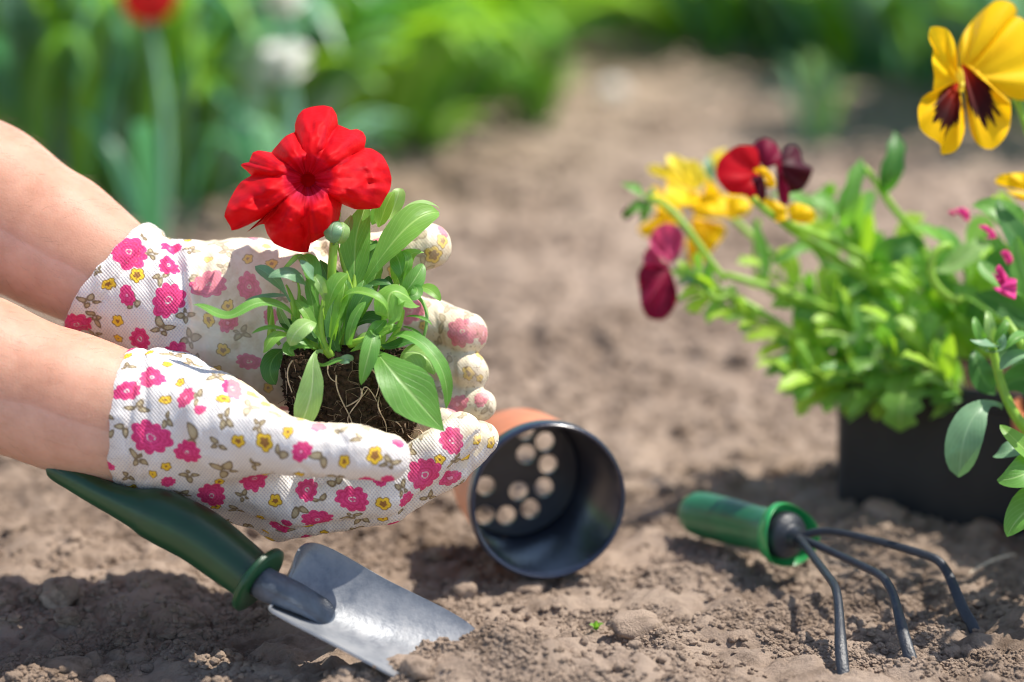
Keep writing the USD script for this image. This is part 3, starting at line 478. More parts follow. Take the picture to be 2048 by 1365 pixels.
# root ball
cyl = trimesh.creation.icosphere(6, 1.0); v = np.array(cyl.vertices)
v2 = np.sign(v) * np.abs(v) ** 0.62; v = unit(v2) * np.linalg.norm(v, axis=1, keepdims=True) * (1 / np.max(np.abs(unit(v2)), axis=1))[:, None] ** .55
hx, hz = 150 * PX * 1.03, 96 * PX * 1.05; taper = 0.9 + 0.12 * v[:, 2]
bp = np.stack([v[:, 0] * hx * taper, v[:, 1] * .029 * taper, v[:, 2] * hz], 1)
bn = unit(np.stack([v[:, 0] / hx, v[:, 1] / .029, v[:, 2] / hz], 1))
bp += bn * ((fb(bp * 70, 3, 4) - .5) * .010 + (np.abs(fb(bp * 260, 3, 8) - .5) * 2) * .0050 + (fb(bp * 900, 2, 9) - .5) * .0012)[:, None]
bc = W(712, 792, BALL); rootball_w = bc + bp[:, :1] * RT + bp[:, 1:2] * FW * 1.0 + bp[:, 2:] * UP
plant.part('root_ball', (rootball_w, np.array(cyl.faces)), 'peat')
rs = np.random.RandomState(4); gi = rs.choice(len(rootball_w), 4200); gb = trimesh.creation.icosphere(1, 1.0); gV, gF = [], []
for j, i in enumerate(gi):
    q = np.array(gb.vertices) * rs.uniform(.6, 1.3, (len(gb.vertices), 1)) * rs.uniform(.0003, .0015) * rs.uniform(.6, 1.3, 3); gV.append(rootball_w[i] + q); gF.append(np.array(gb.faces) + j * len(q))
plant.part('peat_crumbs', (np.vstack(gV), np.vstack(gF)), 'peat', smooth=False, kind='stuff')
btree = cKDTree(rootball_w)
def on_ball(x, y, out=.0006):
    pr = proj(rootball_w); c = np.where(np.hypot(pr[:, 0] - x, pr[:, 1] - y) < 12)[0]
    return rootball_w[c[np.argmin(pr[c, 2])]] + TOCAM * out if len(c) else W(x, y, -.002)
def root(pts, r0, r1): 
    c = spline([on_ball(*p) for p in pts], 4 * len(pts)); return tube(c, np.linspace(r0, r1, len(c)), 6)
for pts in ([(672, 760), (690, 800), (694, 845), (692, 878)], [(716, 772), (712, 800), (704, 830), (708, 860)], [(716, 790), (740, 780), (760, 800)], [(768, 800), (770, 820), (768, 850), (764, 868)], [(800, 845), (806, 862), (800, 876)], [(820, 850), (826, 870), (834, 880)], [(574, 720), (570, 760), (578, 800), (574, 830)], [(600, 800), (590, 830), (596, 850)], [(590, 750), (610, 770), (600, 800)], [(650, 735), (660, 760), (672, 776)], [(700, 806), (720, 802), (734, 790)], [(838, 860), (845, 872), (842, 884)], [(750, 740), (762, 760), (756, 790)], [(560, 740), (562, 780), (566, 820)]):
    plant.part('root', root(pts, .00042, .00022), 'root')
fine = []
rs = np.random.RandomState(8)
for k in range(120):
    a = np.array([rs.uniform(556, 868), rs.uniform(712, 884)]); ang = rs.normal(1.5, .8); pts = [a]
    for j in range(4): ang += rs.normal(0, .7); pts.append(pts[-1] + rs.uniform(3, 9) * np.array([math.cos(ang), math.sin(ang)]))
    if np.all(np.abs(np.array(pts)[:, 0] - 712) < 156): fine.append(tube(spline([on_ball(*p, .0003) for p in pts], 8), .00011 + .00008 * rs.rand(), 4))
plant.part('fine_roots', trimesh.util.concatenate([trimesh.Trimesh(*m, process=False) for m in fine]), 'root_dark', kind='stuff')
# the flower: six lobes around a deep throat
fl = plant.grp('flower')
FCX, FCY, FD = 611, 356, -.004
oz = np.array([(740, 118), (850, 103), (910, 118), (945, 175), (955, 250), (1000, 268), (1050, 290), (1100, 282), (1145, 305), (1168, 350), (1155, 425), (1210, 430), (1290, 480), (1335, 560), (1362, 660), (1350, 740), (1310, 808), (1270, 880), (1190, 890), (1080, 890), (985, 850), (975, 900), (950, 1000), (890, 1070), (820, 1110), (740, 1150), (735, 1215), (660, 1215), (560, 1190), (470, 1150), (420, 1080), (395, 1000), (388, 950), (350, 1010), (240, 1078), (150, 1060), (140, 1020), (92, 940), (110, 880), (160, 770), (220, 680), (300, 635), (265, 600), (215, 555), (240, 540), (280, 535), (310, 460), (350, 445), (420, 455), (450, 460), (500, 400), (560, 335), (630, 305), (628, 250), (650, 180), (690, 135)], float)
oxy = np.stack([420 + oz[:, 0] / 3.79 - FCX, 180 + oz[:, 1] / 3.79 - FCY], 1)
oth = np.arctan2(oxy[:, 1], oxy[:, 0]); orr = np.hypot(oxy[:, 0], oxy[:, 1]); o = np.argsort(oth); oth, orr = oth[o], orr[o]
def Rout(th): return np.interp((th + math.pi) % (2 * math.pi) - math.pi, np.r_[oth[-1] - 2 * math.pi, oth, oth[0] + 2 * math.pi], np.r_[orr[-1], orr, orr[0]])
notch = [math.atan2(180 + y / 3.79 - FCY, 420 + x / 3.79 - FCX) for x, y in ((955, 250), (1155, 425), (985, 850), (712, 1210), (388, 950), (300, 635), (450, 460), (630, 305))]
na = [notch[0]]
for t in notch[1:]:
    while t < na[-1]: t += 2 * math.pi
    na.append(t)
na.append(na[0] + 2 * math.pi)
for k in range(8):
    a, b = na[k], na[k + 1]; ov = 0.24 if k % 2 == 0 else 0.03; nt, nr = 44, 30; V, uv = [], []
    for r in np.linspace(0.03, 1, nr):
        e = ov * min(1, max(0, (r - .18) * 2.2)); th = np.linspace(a - e, b + e, nt); u = np.linspace(0, 1, nt)
        edge = np.minimum(1, Rout(th)); thc = np.clip(th, a + .0, b - .0); RR = Rout(thc) * (1 - np.minimum(1, np.abs(th - thc) / .24) * .10)
        x, y = FCX + 4 + np.cos(th) * RR * r, FCY + 4 + np.sin(th) * RR * r
        ra = r * RR / 165; throat = np.maximum(0, .27 - ra) / .27
        dep = FD + (FCY - y) * PX * .52 + (x - FCX) * PX * .10
        dep = dep + .034 * throat ** 1.25 - .006 * np.exp(-((ra - .36) / .16) ** 2) + .020 * max(0, r - .5) ** 1.6 / .3
        mid = np.sin(math.pi * np.clip((th - a) / (b - a), 0, 1)); dep = dep - (.0120 * mid ** .8 * min(1, max(0, (r - .22) * 1.8)) * (1 - .30 * r))
        dep = dep + (.0022 if k % 2 else -.0004) * min(1, r * 2)
        lob = np.cos((u - .5) * 2 * math.pi * (2 if b - a > 1.1 else 1)); dep = dep + .0012 * r ** 2 * lob + .0016 * r ** 2 * np.sin(th * 7 + k) + .0014 * r ** 4 * np.sin(th * 17 + 2 * k)
        q = np.stack([x * .045, y * .045, 0 * x + k], 1); dep = dep + (fb(q, 2, 71) - .5) * .0085 * min(1, r * 1.5)
        V += [W(xx, yy, d) for xx, yy, d in zip(x, y, dep)]; uv += [(t / (2 * math.pi), q_) for t, q_ in zip(th, ra)]
    mesh = (np.array(V), grid_faces(nt, nr)); plant.part('petal', mesh, 'petal_red', uv=np.array(uv), parent=fl)
# tube and calyx behind the flower, flower stalk
back = [W(FCX + 4, FCY + 8, FD + .020), W(640, 420, .030), W(664, 462, .026)]
plant.part('flower_tube', tube(spline(back, 10), lerp1([.0085, .007, .0035], 10), 14), 'petal_red', parent=fl, uv=np.tile([0.1, .6], (10 * 14 + 2, 1)))
for pts, w in (([(668, 480, .012), (668, 455, .010), (682, 425, .008)], 30), ([(666, 482, .006), (655, 462, .0), (640, 440, .0)], 22), ([(670, 482, .010), (690, 462, .012), (702, 430, .018)], 26)):
    L('leaf_pale', pts, w, 'ovate', name='sepal', parent=fl, nv=10)
L('leaf_grey', [(670, 490, -.006), (662, 474, -.012), (664, 456, -.012), (676, 442, -.006)], 40, 'round', name='bud', n=TOCAM + np.array([-.3, 0, .3]), fold=-.4)
L('leaf_pale', [(674, 490, -.005), (684, 476, -.010), (688, 458, -.010), (684, 444, -.004)], 30, 'round', name='bud', n=TOCAM + np.array([.5, 0, .3]), fold=-.3)
def ST(pts, r0, r1, T=None, mat='stem_green', parent=None):
    c = spline([W(*p) for p in pts], 5 * len(pts)); (T or plant).part('stem', tube(c, np.linspace(r0, r1, len(c)) * PX, 9), mat, parent=parent)
ST([(668, 485, .002), (664, 540, .004), (664, 600, .008), (680, 690, .014)], 9, 9)
ST([(709, 545, .017), (706, 590, .014), (698, 640, .012), (690, 700, .014)], 4, 12)
ST([(676, 490, .012), (690, 540, .014), (704, 590, .014), (700, 650, .014)], 2, 8)
ST([(647, 600, -.006), (642, 660, -.006), (648, 690, -.004), (668, 716, .002)], 4, 10)
ST([(590, 640, .0), (584, 600, -.002), (572, 570, -.002)], 9, 2)
ST([(594, 560, -.002), (598, 600, -.002), (596, 640, .0), (640, 700, .006)], 2, 9)
ST([(806, 620, -.002), (795, 660, .0), (776, 690, .002), (756, 706, .006)], 4, 9)
ST([(770, 600, .010), (768, 640, .008), (764, 680, .006), (752, 706, .008)], 3, 10)
ST([(545, 620, .01), (541, 650, .01), (540, 680, .012)], 2, 7)
ST([(780, 500, .02), (784, 530, .02), (786, 560, .02)], 4, 4)
ST([(836, 594, .004), (852, 620, .002), (853, 650, .0), (846, 680, .002)], 4, 3, mat='leaf_mid')
ST([(700, 690, .002), (730, 680, -.002), (762, 676, .0)], 8, 6)
# big upper leaves
L('leaf_bright', [(712, 592, .008), (742, 545, .004), (790, 480, .002), (835, 438, .006), (878, 425, .014)], 66, 'spat', n=TOCAM * .6 + np.array([.35, 0, .7]), fold=.3, nv=24)
L('leaf_pale', [(800, 432, .014), (830, 412, .018), (858, 408, .022), (881, 420, .026)], 26, 'ovate', n=np.array([0, -.3, 1]))
L('leaf_mid', [(706, 580, .015), (709, 540, .016), (712, 480, .018), (722, 440, .020), (735, 402, .024)], 62, 'ovate', n=TOCAM, fold=.2, nv=20)
L('leaf_bright', [(757, 455, .022), (766, 430, .022), (778, 400, .022), (788, 384, .024)], 40, 'ovate', n=TOCAM * .8 + np.array([-.3, 0, .4]))
L('leaf_pale', [(778, 440, .028), (790, 410, .03), (797, 388, .03), (799, 377, .032)], 34, 'round', n=TOCAM)
L('leaf_mid', [(744, 450, .026), (752, 430, .026), (760, 400, .028)], 26, 'ovate', n=TOCAM)
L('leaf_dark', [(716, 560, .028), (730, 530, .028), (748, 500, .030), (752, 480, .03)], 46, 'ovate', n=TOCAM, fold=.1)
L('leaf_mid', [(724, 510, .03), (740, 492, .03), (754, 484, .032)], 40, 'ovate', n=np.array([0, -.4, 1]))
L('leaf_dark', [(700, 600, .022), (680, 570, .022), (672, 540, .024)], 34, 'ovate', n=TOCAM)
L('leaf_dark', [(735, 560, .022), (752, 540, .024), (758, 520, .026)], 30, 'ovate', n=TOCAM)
# upper right cluster
L('leaf_bright', [(784, 575, .012), (800, 545, .008), (815, 515, .008), (848, 506, .012)], 44, 'ovate', n=TOCAM * .5 + np.array([.1, 0, .8]))
L('leaf_mid', [(800, 585, .006), (804, 560, .004), (800, 530, .004), (788, 506, .010)], 36, 'spat', n=TOCAM + np.array([-.4, 0, .2]))
L('leaf_mid', [(806, 590, .002), (822, 570, .0), (838, 545, .002), (846, 528, .006)], 40, 'ovate', n=TOCAM * .8 + np.array([.5, 0, .3]))
L('leaf_bright', [(800, 560, .004), (814, 540, .003), (816, 515, .003), (802, 503, .006)], 18, 'strap', n=TOCAM + np.array([.6, 0, 0]))
L('leaf_dark', [(770, 600, .008), (774, 575, .008), (778, 552, .010)], 30, 'ovate', n=TOCAM)
L('leaf_bright', [(828, 616, -.002), (806, 588, -.012), (784, 585, -.014), (776, 620, -.016), (775, 650, -.010)], 66, 'round', n=TOCAM * .6 + np.array([-.1, 0, .9]), fold=-.25, nv=22)
L('leaf_mid', [(812, 590, -.004), (825, 592, -.006), (834, 585, -.004), (828, 572, .0)], 24, 'round', n=TOCAM)
L('leaf_bright', [(836, 578, .004), (855, 578, .0), (872, 590, -.002), (881, 603, -.002)], 28, 'ovate', n=np.array([-.2, -.5, 1]))
L('leaf_mid', [(812, 634, .002), (835, 634, -.002), (855, 642, -.004), (864, 651, -.004)], 9, 'strap', n=np.array([0, -.5, 1]))
L('leaf_mid', [(806, 654, .002), (826, 660, -.002), (842, 672, -.004), (848, 684, -.002)], 8, 'strap', n=np.array([0, -.5, 1]))
L('leaf_dark', [(722, 602, .006), (742, 572, .002), (764, 566, .0), (784, 572, .0)], 22, 'strap', n=np.array([0, -.5, 1]))
# middle
L('leaf_bright', [(664, 680, -.002), (676, 620, -.008), (700, 586, -.014), (740, 588, -.018), (768, 606, -.018), (776, 628, -.016)], 26, 'strap', n=np.array([.1, -.4, 1]), nv=22)
L('leaf_bright', [(648, 640, -.006), (658, 606, -.010), (672, 572, -.012), (696, 548, -.010)], 40, 'spat', n=TOCAM * .7 + np.array([-.3, 0, .5]), fold=.35)
L('leaf_pale', [(644, 622, -.006), (648, 590, -.010), (640, 568, -.012), (628, 550, -.008)], 22, 'spat', n=TOCAM)
L('leaf_mid', [(640, 620, -.004), (628, 570, -.008), (618, 530, -.006), (600, 512, .0)], 44, 'spat', n=TOCAM * .7 + np.array([.4, 0, .5]), fold=.3)
L('leaf_grey', [(630, 565, -.010), (616, 542, -.014), (600, 520, -.014)], 34, 'ovate', n=TOCAM * .4 + np.array([.2, 0, .8]))
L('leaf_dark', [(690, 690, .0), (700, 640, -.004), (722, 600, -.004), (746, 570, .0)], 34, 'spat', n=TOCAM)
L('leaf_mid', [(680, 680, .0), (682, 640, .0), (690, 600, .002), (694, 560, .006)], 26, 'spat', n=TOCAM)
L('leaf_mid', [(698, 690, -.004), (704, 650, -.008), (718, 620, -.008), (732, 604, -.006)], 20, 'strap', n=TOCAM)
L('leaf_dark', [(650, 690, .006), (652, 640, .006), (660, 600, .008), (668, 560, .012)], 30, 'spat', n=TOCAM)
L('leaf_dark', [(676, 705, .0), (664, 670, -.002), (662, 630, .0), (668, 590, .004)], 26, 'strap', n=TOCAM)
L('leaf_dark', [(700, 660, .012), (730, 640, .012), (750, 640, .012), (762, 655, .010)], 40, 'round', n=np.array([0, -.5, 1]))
L('leaf_pale', [(704, 690, .004), (724, 676, .0), (742, 672, .0), (752, 680, .002)], 22, 'ovate', n=np.array([0, -.5, 1]))
L('leaf_mid', [(640, 660, .004), (622, 640, .004), (604, 606, .004), (600, 590, .006)], 24, 'strap', n=TOCAM)
L('leaf_bright', [(668, 600, .004), (654, 580, .0), (640, 560, .0), (630, 548, .004)], 22, 'ovate', n=TOCAM)
# left cluster
L('leaf_grey', [(580, 604, -.004), (560, 572, -.008), (540, 552, -.010), (510, 533, -.008)], 30, 'spat', n=TOCAM * .6 + np.array([-.2, 0, .7]))
L('leaf_grey', [(612, 572, -.010), (584, 546, -.016), (558, 545, -.018), (536, 556, -.018)], 34, 'ovate', n=np.array([.1, -.6, .8]), fold=-.2)
L('leaf_bright', [(560, 552, .004), (580, 530, .002), (595, 515, .0), (606, 508, .002)], 24, 'ovate', n=TOCAM * .5 + np.array([-.3, 0, .8]))
L('leaf_grey', [(572, 592, .0), (545, 592, -.008), (515, 596, -.012), (490, 602, -.012)], 13, 'strap', n=np.array([0, -.7, .8]))
L('leaf_mid', [(592, 650, -.002), (575, 620, -.010), (540, 606, -.016), (500, 612, -.022), (458, 632, -.024), (420, 620, -.022), (386, 610, -.02)], 30, 'strap', n=np.array([0, -.5, 1]), nv=26, fold=.15)
L('leaf_mid', [(576, 664, -.004), (550, 656, -.010), (526, 658, -.014), (503, 668, -.014)], 13, 'strap', n=np.array([0, -.6, .9]))
L('leaf_bright', [(584, 690, -.002), (560, 666, -.010), (540, 682, -.014), (526, 706, -.012)], 32, 'round', n=np.array([-.2, -.6, .9]), fold=-.15)
L('leaf_pale', [(632, 646, -.012), (612, 648, -.018), (590, 668, -.020), (580, 692, -.018)], 44, 'round', n=np.array([-.1, -.75, .8]), fold=-.12, nv=18)
L('leaf_pale', [(588, 690, .002), (572, 650, .002), (562, 630, .004), (556, 610, .006)], 18, 'strap', n=TOCAM)
L('leaf_dark', [(566, 700, .010), (548, 716, .006), (540, 736, .004), (552, 770, .006)], 40, 'round', n=TOCAM)
L('leaf_mid', [(600, 700, -.002), (590, 690, -.008), (578, 698, -.010), (590, 712, -.010)], 30, 'round', n=np.array([0, -.6, .8]))
L('leaf_mid', [(632, 706, .0), (612, 690, -.008), (594, 690, -.010), (580, 680, -.010)], 30, 'ovate', n=np.array([0, -.6, .8]))
L('leaf_dark', [(640, 690, .0), (624, 672, -.004), (604, 664, -.004), (592, 650, -.002)], 30, 'ovate', n=np.array([0, -.6, .8]))
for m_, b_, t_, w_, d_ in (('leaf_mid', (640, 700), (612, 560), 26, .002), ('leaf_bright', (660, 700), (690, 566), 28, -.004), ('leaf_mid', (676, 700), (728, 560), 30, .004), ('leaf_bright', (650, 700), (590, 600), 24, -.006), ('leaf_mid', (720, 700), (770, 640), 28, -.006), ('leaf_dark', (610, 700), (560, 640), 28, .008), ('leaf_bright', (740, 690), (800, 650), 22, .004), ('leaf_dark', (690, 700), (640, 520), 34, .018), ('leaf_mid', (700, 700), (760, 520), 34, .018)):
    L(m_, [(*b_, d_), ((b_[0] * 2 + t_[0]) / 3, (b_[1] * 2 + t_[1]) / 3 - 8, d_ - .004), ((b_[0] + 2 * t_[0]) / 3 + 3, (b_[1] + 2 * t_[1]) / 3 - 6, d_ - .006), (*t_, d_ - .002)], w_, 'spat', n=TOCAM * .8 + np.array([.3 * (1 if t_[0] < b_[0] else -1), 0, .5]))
# hanging over the root ball
L('leaf_pale', [(646, 704, -.006), (628, 716, -.014), (626, 760, -.018), (618, 805, -.018), (599, 858, -.014)], 56, 'spat', n=TOCAM + np.array([-.2, 0, .15]), fold=.22, nv=24, rip=.06)
L('leaf_mid', [(749, 658, -.010), (742, 690, -.018), (732, 730, -.020), (722, 770, -.018)], 38, 'ovate', n=TOCAM + np.array([.3, 0, .1]), fold=.3, nv=20)
L('leaf_mid', [(753, 702, -.006), (772, 728, -.018), (806, 768, -.024), (846, 815, -.024), (888, 862, -.020)], 104, 'diam', n=TOCAM + np.array([.15, 0, .45]), fold=.14, nv=30, nu=11)
L('leaf_pale', [(800, 716, -.002), (820, 704, -.010), (848, 712, -.014), (868, 750, -.012)], 62, 'round', n=np.array([.1, -.7, .6]), fold=-.15, nv=18)
L('leaf_mid', [(782, 676, -.004), (822, 674, -.014), (858, 700, -.018), (884, 740, -.020), (894, 780, -.018), (892, 818, -.014)], 34, 'strap', n=np.array([.35, -.6, .7]), fold=.2, nv=26)
L('leaf_dark', [(762, 690, -.002), (790, 692, -.004), (816, 684, -.006), (836, 690, -.006)], 34, 'ovate', n=np.array([0, -.5, 1]))
L('leaf_mid', [(634, 726, -.008), (652, 730, -.014), (672, 722, -.016), (700, 716, -.014)], 12, 'strap', n=np.array([0, -.6, .8]))
L('leaf_grey', [(678, 726, -.014), (688, 720, -.016), (698, 718, -.016), (704, 722, -.014)], 18, 'round', n=TOCAM)
L('leaf_bright', [(700, 704, -.004), (720, 694, -.010), (740, 684, -.010)], 16, 'strap', n=np.array([0, -.6, .8]))
L('leaf_bright', [(560, 690, .012), (545, 660, .012), (541, 630, .012), (538, 600, .014)], 14, 'strap', n=TOCAM)

# ================================================================ TROWEL
def Wt(x, y, dd): return W(x, y, dd - .022)
trowel = Thing('trowel', 'small garden trowel with dark green handle, its grey blade pushed into the soil', 'trowel', loc=W(780, 1330, -.02))
ax = [(96, 930, .016), (108, 936, .015), (150, 955, .013), (190, 975, .011), (240, 998, .008), (275, 1014, .006), (300, 1024, .005), (340, 1042, .003), (390, 1067, 0), (450, 1110, -.004), (508, 1157, -.009)]
rad = np.array([9, 22, 29, 33, 38, 43, 51, 55, 56, 54, 49])
c = np.array([Wt(*p) for p in ax]); d = np.r_[0, np.cumsum(np.linalg.norm(np.diff(c, axis=0), axis=1))]; tt = np.linspace(0, d[-1], 90)
cc = np.stack([PchipInterpolator(d, c[:, k])(tt) for k in range(3)], 1); rr = PchipInterpolator(d, rad)(tt) * PX
# thumb rest: the upper side dips before the swell; small raised ribs
trv, trf = tube(cc, rr, 36); lenpar = np.repeat(tt / d[-1], 36); up = unit(np.cross(unit(cc[-1] - cc[0]), np.cross(UP, unit(cc[-1] - cc[0]))))
body_v = trv[:-2]; ctr = np.repeat(cc, 36, 0); h = ((body_v - ctr) @ up); rel = h / np.repeat(rr, 36)
dip = np.exp(-((lenpar - .30) / .13) ** 2) * .0030; swell = np.exp(-((lenpar - .52) / .04) ** 2) * .0006
body_v = body_v - up * (np.clip(rel, 0, 1) ** 1.5 * dip)[:, None] + unit(body_v - ctr) * (.00022 * (np.sin(lenpar * 60) > .2) * (lenpar > .5) * (lenpar < .9) * 0)[:, None]
trv = np.vstack([body_v, trv[-2:]])
trowel.part('handle', (trv, trf), 'plastic_green')
gd = unit(Wt(530, 1172, -.011) - Wt(450, 1110, -.004)); rim = np.linspace(0, 2 * math.pi, 49)[:-1]; e1 = unit(np.cross(gd, FW)); e2 = np.cross(gd, e1)
gc = Wt(517, 1160, -.010); prof = [(-.0014, .0), (-.0019, .0125), (-.0024, .0150), (-.0012, .0172), (.0008, .0172), (.0017, .0150), (.0013, .0125), (.0014, 0)]
gv = np.array([gc + gd * a + (e1 * np.cos(t) + e2 * np.sin(t)) * r for a, r in prof for t in rim]); gf = []
for i in range(len(prof) - 1):
    for j in range(48): a, b = i * 48 + j, i * 48 + (j + 1) % 48; gf += [(a, b, b + 48), (a, b + 48, a + 48)]
trowel.part('guard', (gv, np.array(gf)), 'plastic_green', smooth=50)
shank_pts = [Wt(522, 1163, -.0105), Wt(550, 1178, -.012), Wt(585, 1192, -.010), Wt(625, 1212, -.005), Wt(690, 1247, .001)]
# trough-shaped blade: near (lower) edge, far (upper) edge, and a deeper middle
nv_, nu_ = 48, 33
near_e = spline([Wt(548, 1204, -.016), Wt(538, 1221, -.024), Wt(562, 1237, -.029), Wt(690, 1304, -.035), Wt(766, 1345, -.038), Wt(862, 1392, -.036)], nv_)
far_e = spline([Wt(585, 1134, -.004), Wt(628, 1086, .012), Wt(760, 1152, .009), Wt(932, 1244, .004), Wt(985, 1320, -.010)], nv_)
down = unit(np.cross(far_e[10] - near_e[10], near_e[30] - near_e[10])); down = down if down @ TOCAM < 0 else -down
trowel.part('shank', tube(spline(shank_pts, 24), lerp1([33, 34, 36, 36, 5], 24) * PX, 24, squash=(-down, lerp1([1, .85, .5, .2, .06], 24))), 'neck_steel')
u = np.linspace(0, 1, nu_); dep = np.interp(np.linspace(0, 1, nv_), [0, .10, .3, .6, 1], [.004, .011, .015, .012, .004])
BV = near_e[:, None] * (1 - u)[None, :, None] + far_e[:, None] * u[None, :, None] + down[None, None] * (dep[:, None] * np.sin(math.pi * u)[None] ** .8)[..., None]
bvf = BV.reshape(-1, 3); bfc = grid_faces(nu_, nv_); bnm = vnormals(bvf, bfc); th = .0011
k = nu_ * nv_; edge = np.r_[np.arange(nu_), np.arange(1, nv_) * nu_ + nu_ - 1, (nv_ - 1) * nu_ + np.arange(nu_ - 2, -1, -1), np.arange(nv_ - 2, 0, -1) * nu_]; e2_ = np.roll(edge, -1)
solid = (np.vstack([bvf, bvf - bnm * th]), np.vstack([bfc, bfc[:, ::-1] + k, np.stack([edge, edge + k, e2_ + k], 1), np.stack([edge, e2_ + k, e2_], 1)]))
trowel.part('blade', solid, 'trowel_steel', smooth=40)

# crumbs and clods of soil
rng = np.random.RandomState(5)
protos = []
pi = UsdGeom.PointInstancer.Define(stage, '/World/soil_crumbs')
for k in range(6):
    b = trimesh.creation.icosphere(2, 1.0); v = np.array(b.vertices); v *= (0.50 + 1.0 * fb(v * 1.9 + k * 9, 3, k))[:, None]; v *= np.array([1, 0.85 + 0.1 * k / 5, 0.72])
    protos.append(usdkit.mesh(stage, f'/World/soil_crumbs/crumb_{k+1:03d}', (v, b.faces), M('soil_clod'), smooth=40).GetPath())
def scatter(n, x0, x1, y0, y1, r0, r1, clump):
    x, y = rng.uniform(x0, x1, n * 4), rng.uniform(y0, y1, n * 4)
    w = fb(np.stack([x * clump, y * clump, 0 * x], -1), 2, 21); keep = np.argsort(-(w + rng.rand(len(w)) * 0.35))[:n]
    return x[keep], y[keep], r0 * (r1 / r0) ** (rng.rand(n) ** 2.2)
sets = [scatter(60000, -.32, .34, .99, 1.26, .0006, .0015, 30), scatter(22000, -.38, .42, 1.2, 1.5, .0008, .0018, 30), scatter(9000, -.4, .5, 1.0, 1.7, .0013, .0030, 22), scatter(900, -.5, .6, 1.0, 2.2, .0030, .0065, 14), scatter(260, -.55, .6, 1.02, 2.6, .006, .013, 9), scatter(900, -1.2, 1.4, 1.7, 4.5, .006, .02, 4), scatter(5000, -.6, .9, 1.35, 3.0, .0028, .011, 7), scatter(5000, -.6, .6, .5, 1.0, .0012, .007, 10)]
cx, cy, cr = (np.concatenate([s[i] for s in sets]) for i in range(3))
cz = ground_z(cx, cy) + cr * 0.2
keep = cKDTree(bvf).query(np.stack([cx, cy, cz], -1))[0] > cr * 1.1 + .0006
cx, cy, cr, cz = cx[keep], cy[keep], cr[keep], cz[keep]
pi.CreatePrototypesRel().SetTargets(protos); n = len(cx)
pi.CreatePositionsAttr(Vt.Vec3fArray.FromNumpy(np.stack([cx, cy, cz], -1).astype(np.float32))); pi.CreateProtoIndicesAttr(Vt.IntArray.FromNumpy(rng.randint(0, 6, n).astype(np.int32)))
pi.CreateScalesAttr(Vt.Vec3fArray.FromNumpy((cr[:, None] * rng.uniform(.75, 1.25, (n, 3))).astype(np.float32)))
an = rng.uniform(0, 2 * math.pi, n); pi.CreateOrientationsAttr(Vt.QuathArray([Gf.Quath(float(math.cos(a / 2)), 0, 0, float(math.sin(a / 2))) for a in an]))
tag(pi.GetPrim(), 'loose crumbs and clods scattered over the tilled soil', 'soil crumbs', kind='stuff')

rs = np.random.RandomState(6); cnd = [i for i in range(len(bvf)) if (i // nu_) / nv_ + rs.normal(0, .16) > .62]; pick = rs.choice(cnd, 170); sV, sF = [], []
sgn = 1 if (bnm @ TOCAM).mean() > 0 else -1
for j, i in enumerate(pick):
    q = np.array(gb.vertices) * rs.uniform(.6, 1.3, (len(gb.vertices), 1)) * rs.uniform(.00025, .0009) ; sV.append(bvf[i] + sgn * bnm[i] * .0002 + q); sF.append(np.array(gb.faces) + j * len(q))
trowel.part('soil_specks', (np.vstack(sV), np.vstack(sF)), 'soil_clod', smooth=False, kind='stuff')
# ================================================================ FALLEN POT
def revolve(profile, c, axis, n=72, up=None):
    a = unit(axis); b1 = unit(np.cross(a, [0, 0, 1.0])); b2 = np.cross(b1, a); t = np.arange(n) * 2 * math.pi / n
    v = np.array([c + a * x + r * (b1 * math.cos(q) + b2 * math.sin(q)) for x, r in profile for q in t]); f = []
    for i in range(len(profile) - 1):
        for j in range(n): p, q = i * n + j, i * n + (j + 1) % n; f += [(p, p + n, q + n), (p, q + n, q)]
    return v, np.array(f)
lip = G(1085, 1163, .004); sp = float((lip - C0) @ FW); R0 = 160 / FPX * sp
pc = W(1097, 1003, sp - S0); LEN = .078; R1 = R0 * .88
yaw = math.radians(13); pax = unit([-math.sin(yaw), math.cos(yaw), -(R0 - R1) / LEN * .95])
pot = Thing('plant_pot', 'empty terracotta-coloured plastic pot lying on its side, black inside with round drainage holes', 'plant pot', loc=(pc[0], pc[1], 0))
pot.part('wall', revolve([(.0115, R0 * .985), (.0125, R0 * .965), (LEN * .93, R1 * 1.0), (LEN, R1 * .95), (LEN + .0004, R1 * .93)], pc, pax), 'terracotta', smooth=35)
pot.part('liner', revolve([(LEN - .002, R1 * .92), (LEN * .93, R1 * .97), (.0125, R0 * .925), (.001, R0 * .94)], pc, pax), 'pot_liner', smooth=35)
pot.part('rim', revolve([(.002, R0 * .935), (-.0006, R0 * .945), (-.0012, R0 * .97), (-.0004, R0 * .995), (.002, R0 * 1.005), (.010, R0 * .995), (.0118, R0 * .985), (.012, R0 * .96)], pc, pax), 'pot_liner', smooth=50)
holes = [(1050, 872), (1089, 897), (1051, 920), (1095, 942), (969, 978), (1035, 992), (1086, 988), (967, 1036), (1010, 1039), (1058, 1029)]
disc = m3.Manifold.cylinder(.0034, R1 * .94, R1 * .94, 64)
bcx, bcy, k = 1031, 957, 106.0
for hx_, hy_ in holes:
    ox, oy = (hx_ - bcx) / k * .030, -(hy_ - bcy) / k * .030
    disc = disc - m3.Manifold.cylinder(.01, .0054, .0054, 20).translate((float(ox), float(oy), -.003))
dm = disc.to_mesh(); dv = dm.vert_properties[:, :3]; b1 = unit(np.cross(pax, [0, 0, 1.0])); b2 = np.cross(b1, pax)
pot.part('base', ((pc + pax * (LEN - .0038)) + dv[:, :1] * b1 + dv[:, 1:2] * b2 + dv[:, 2:] * pax, dm.tri_verts), 'pot_liner', smooth=30)

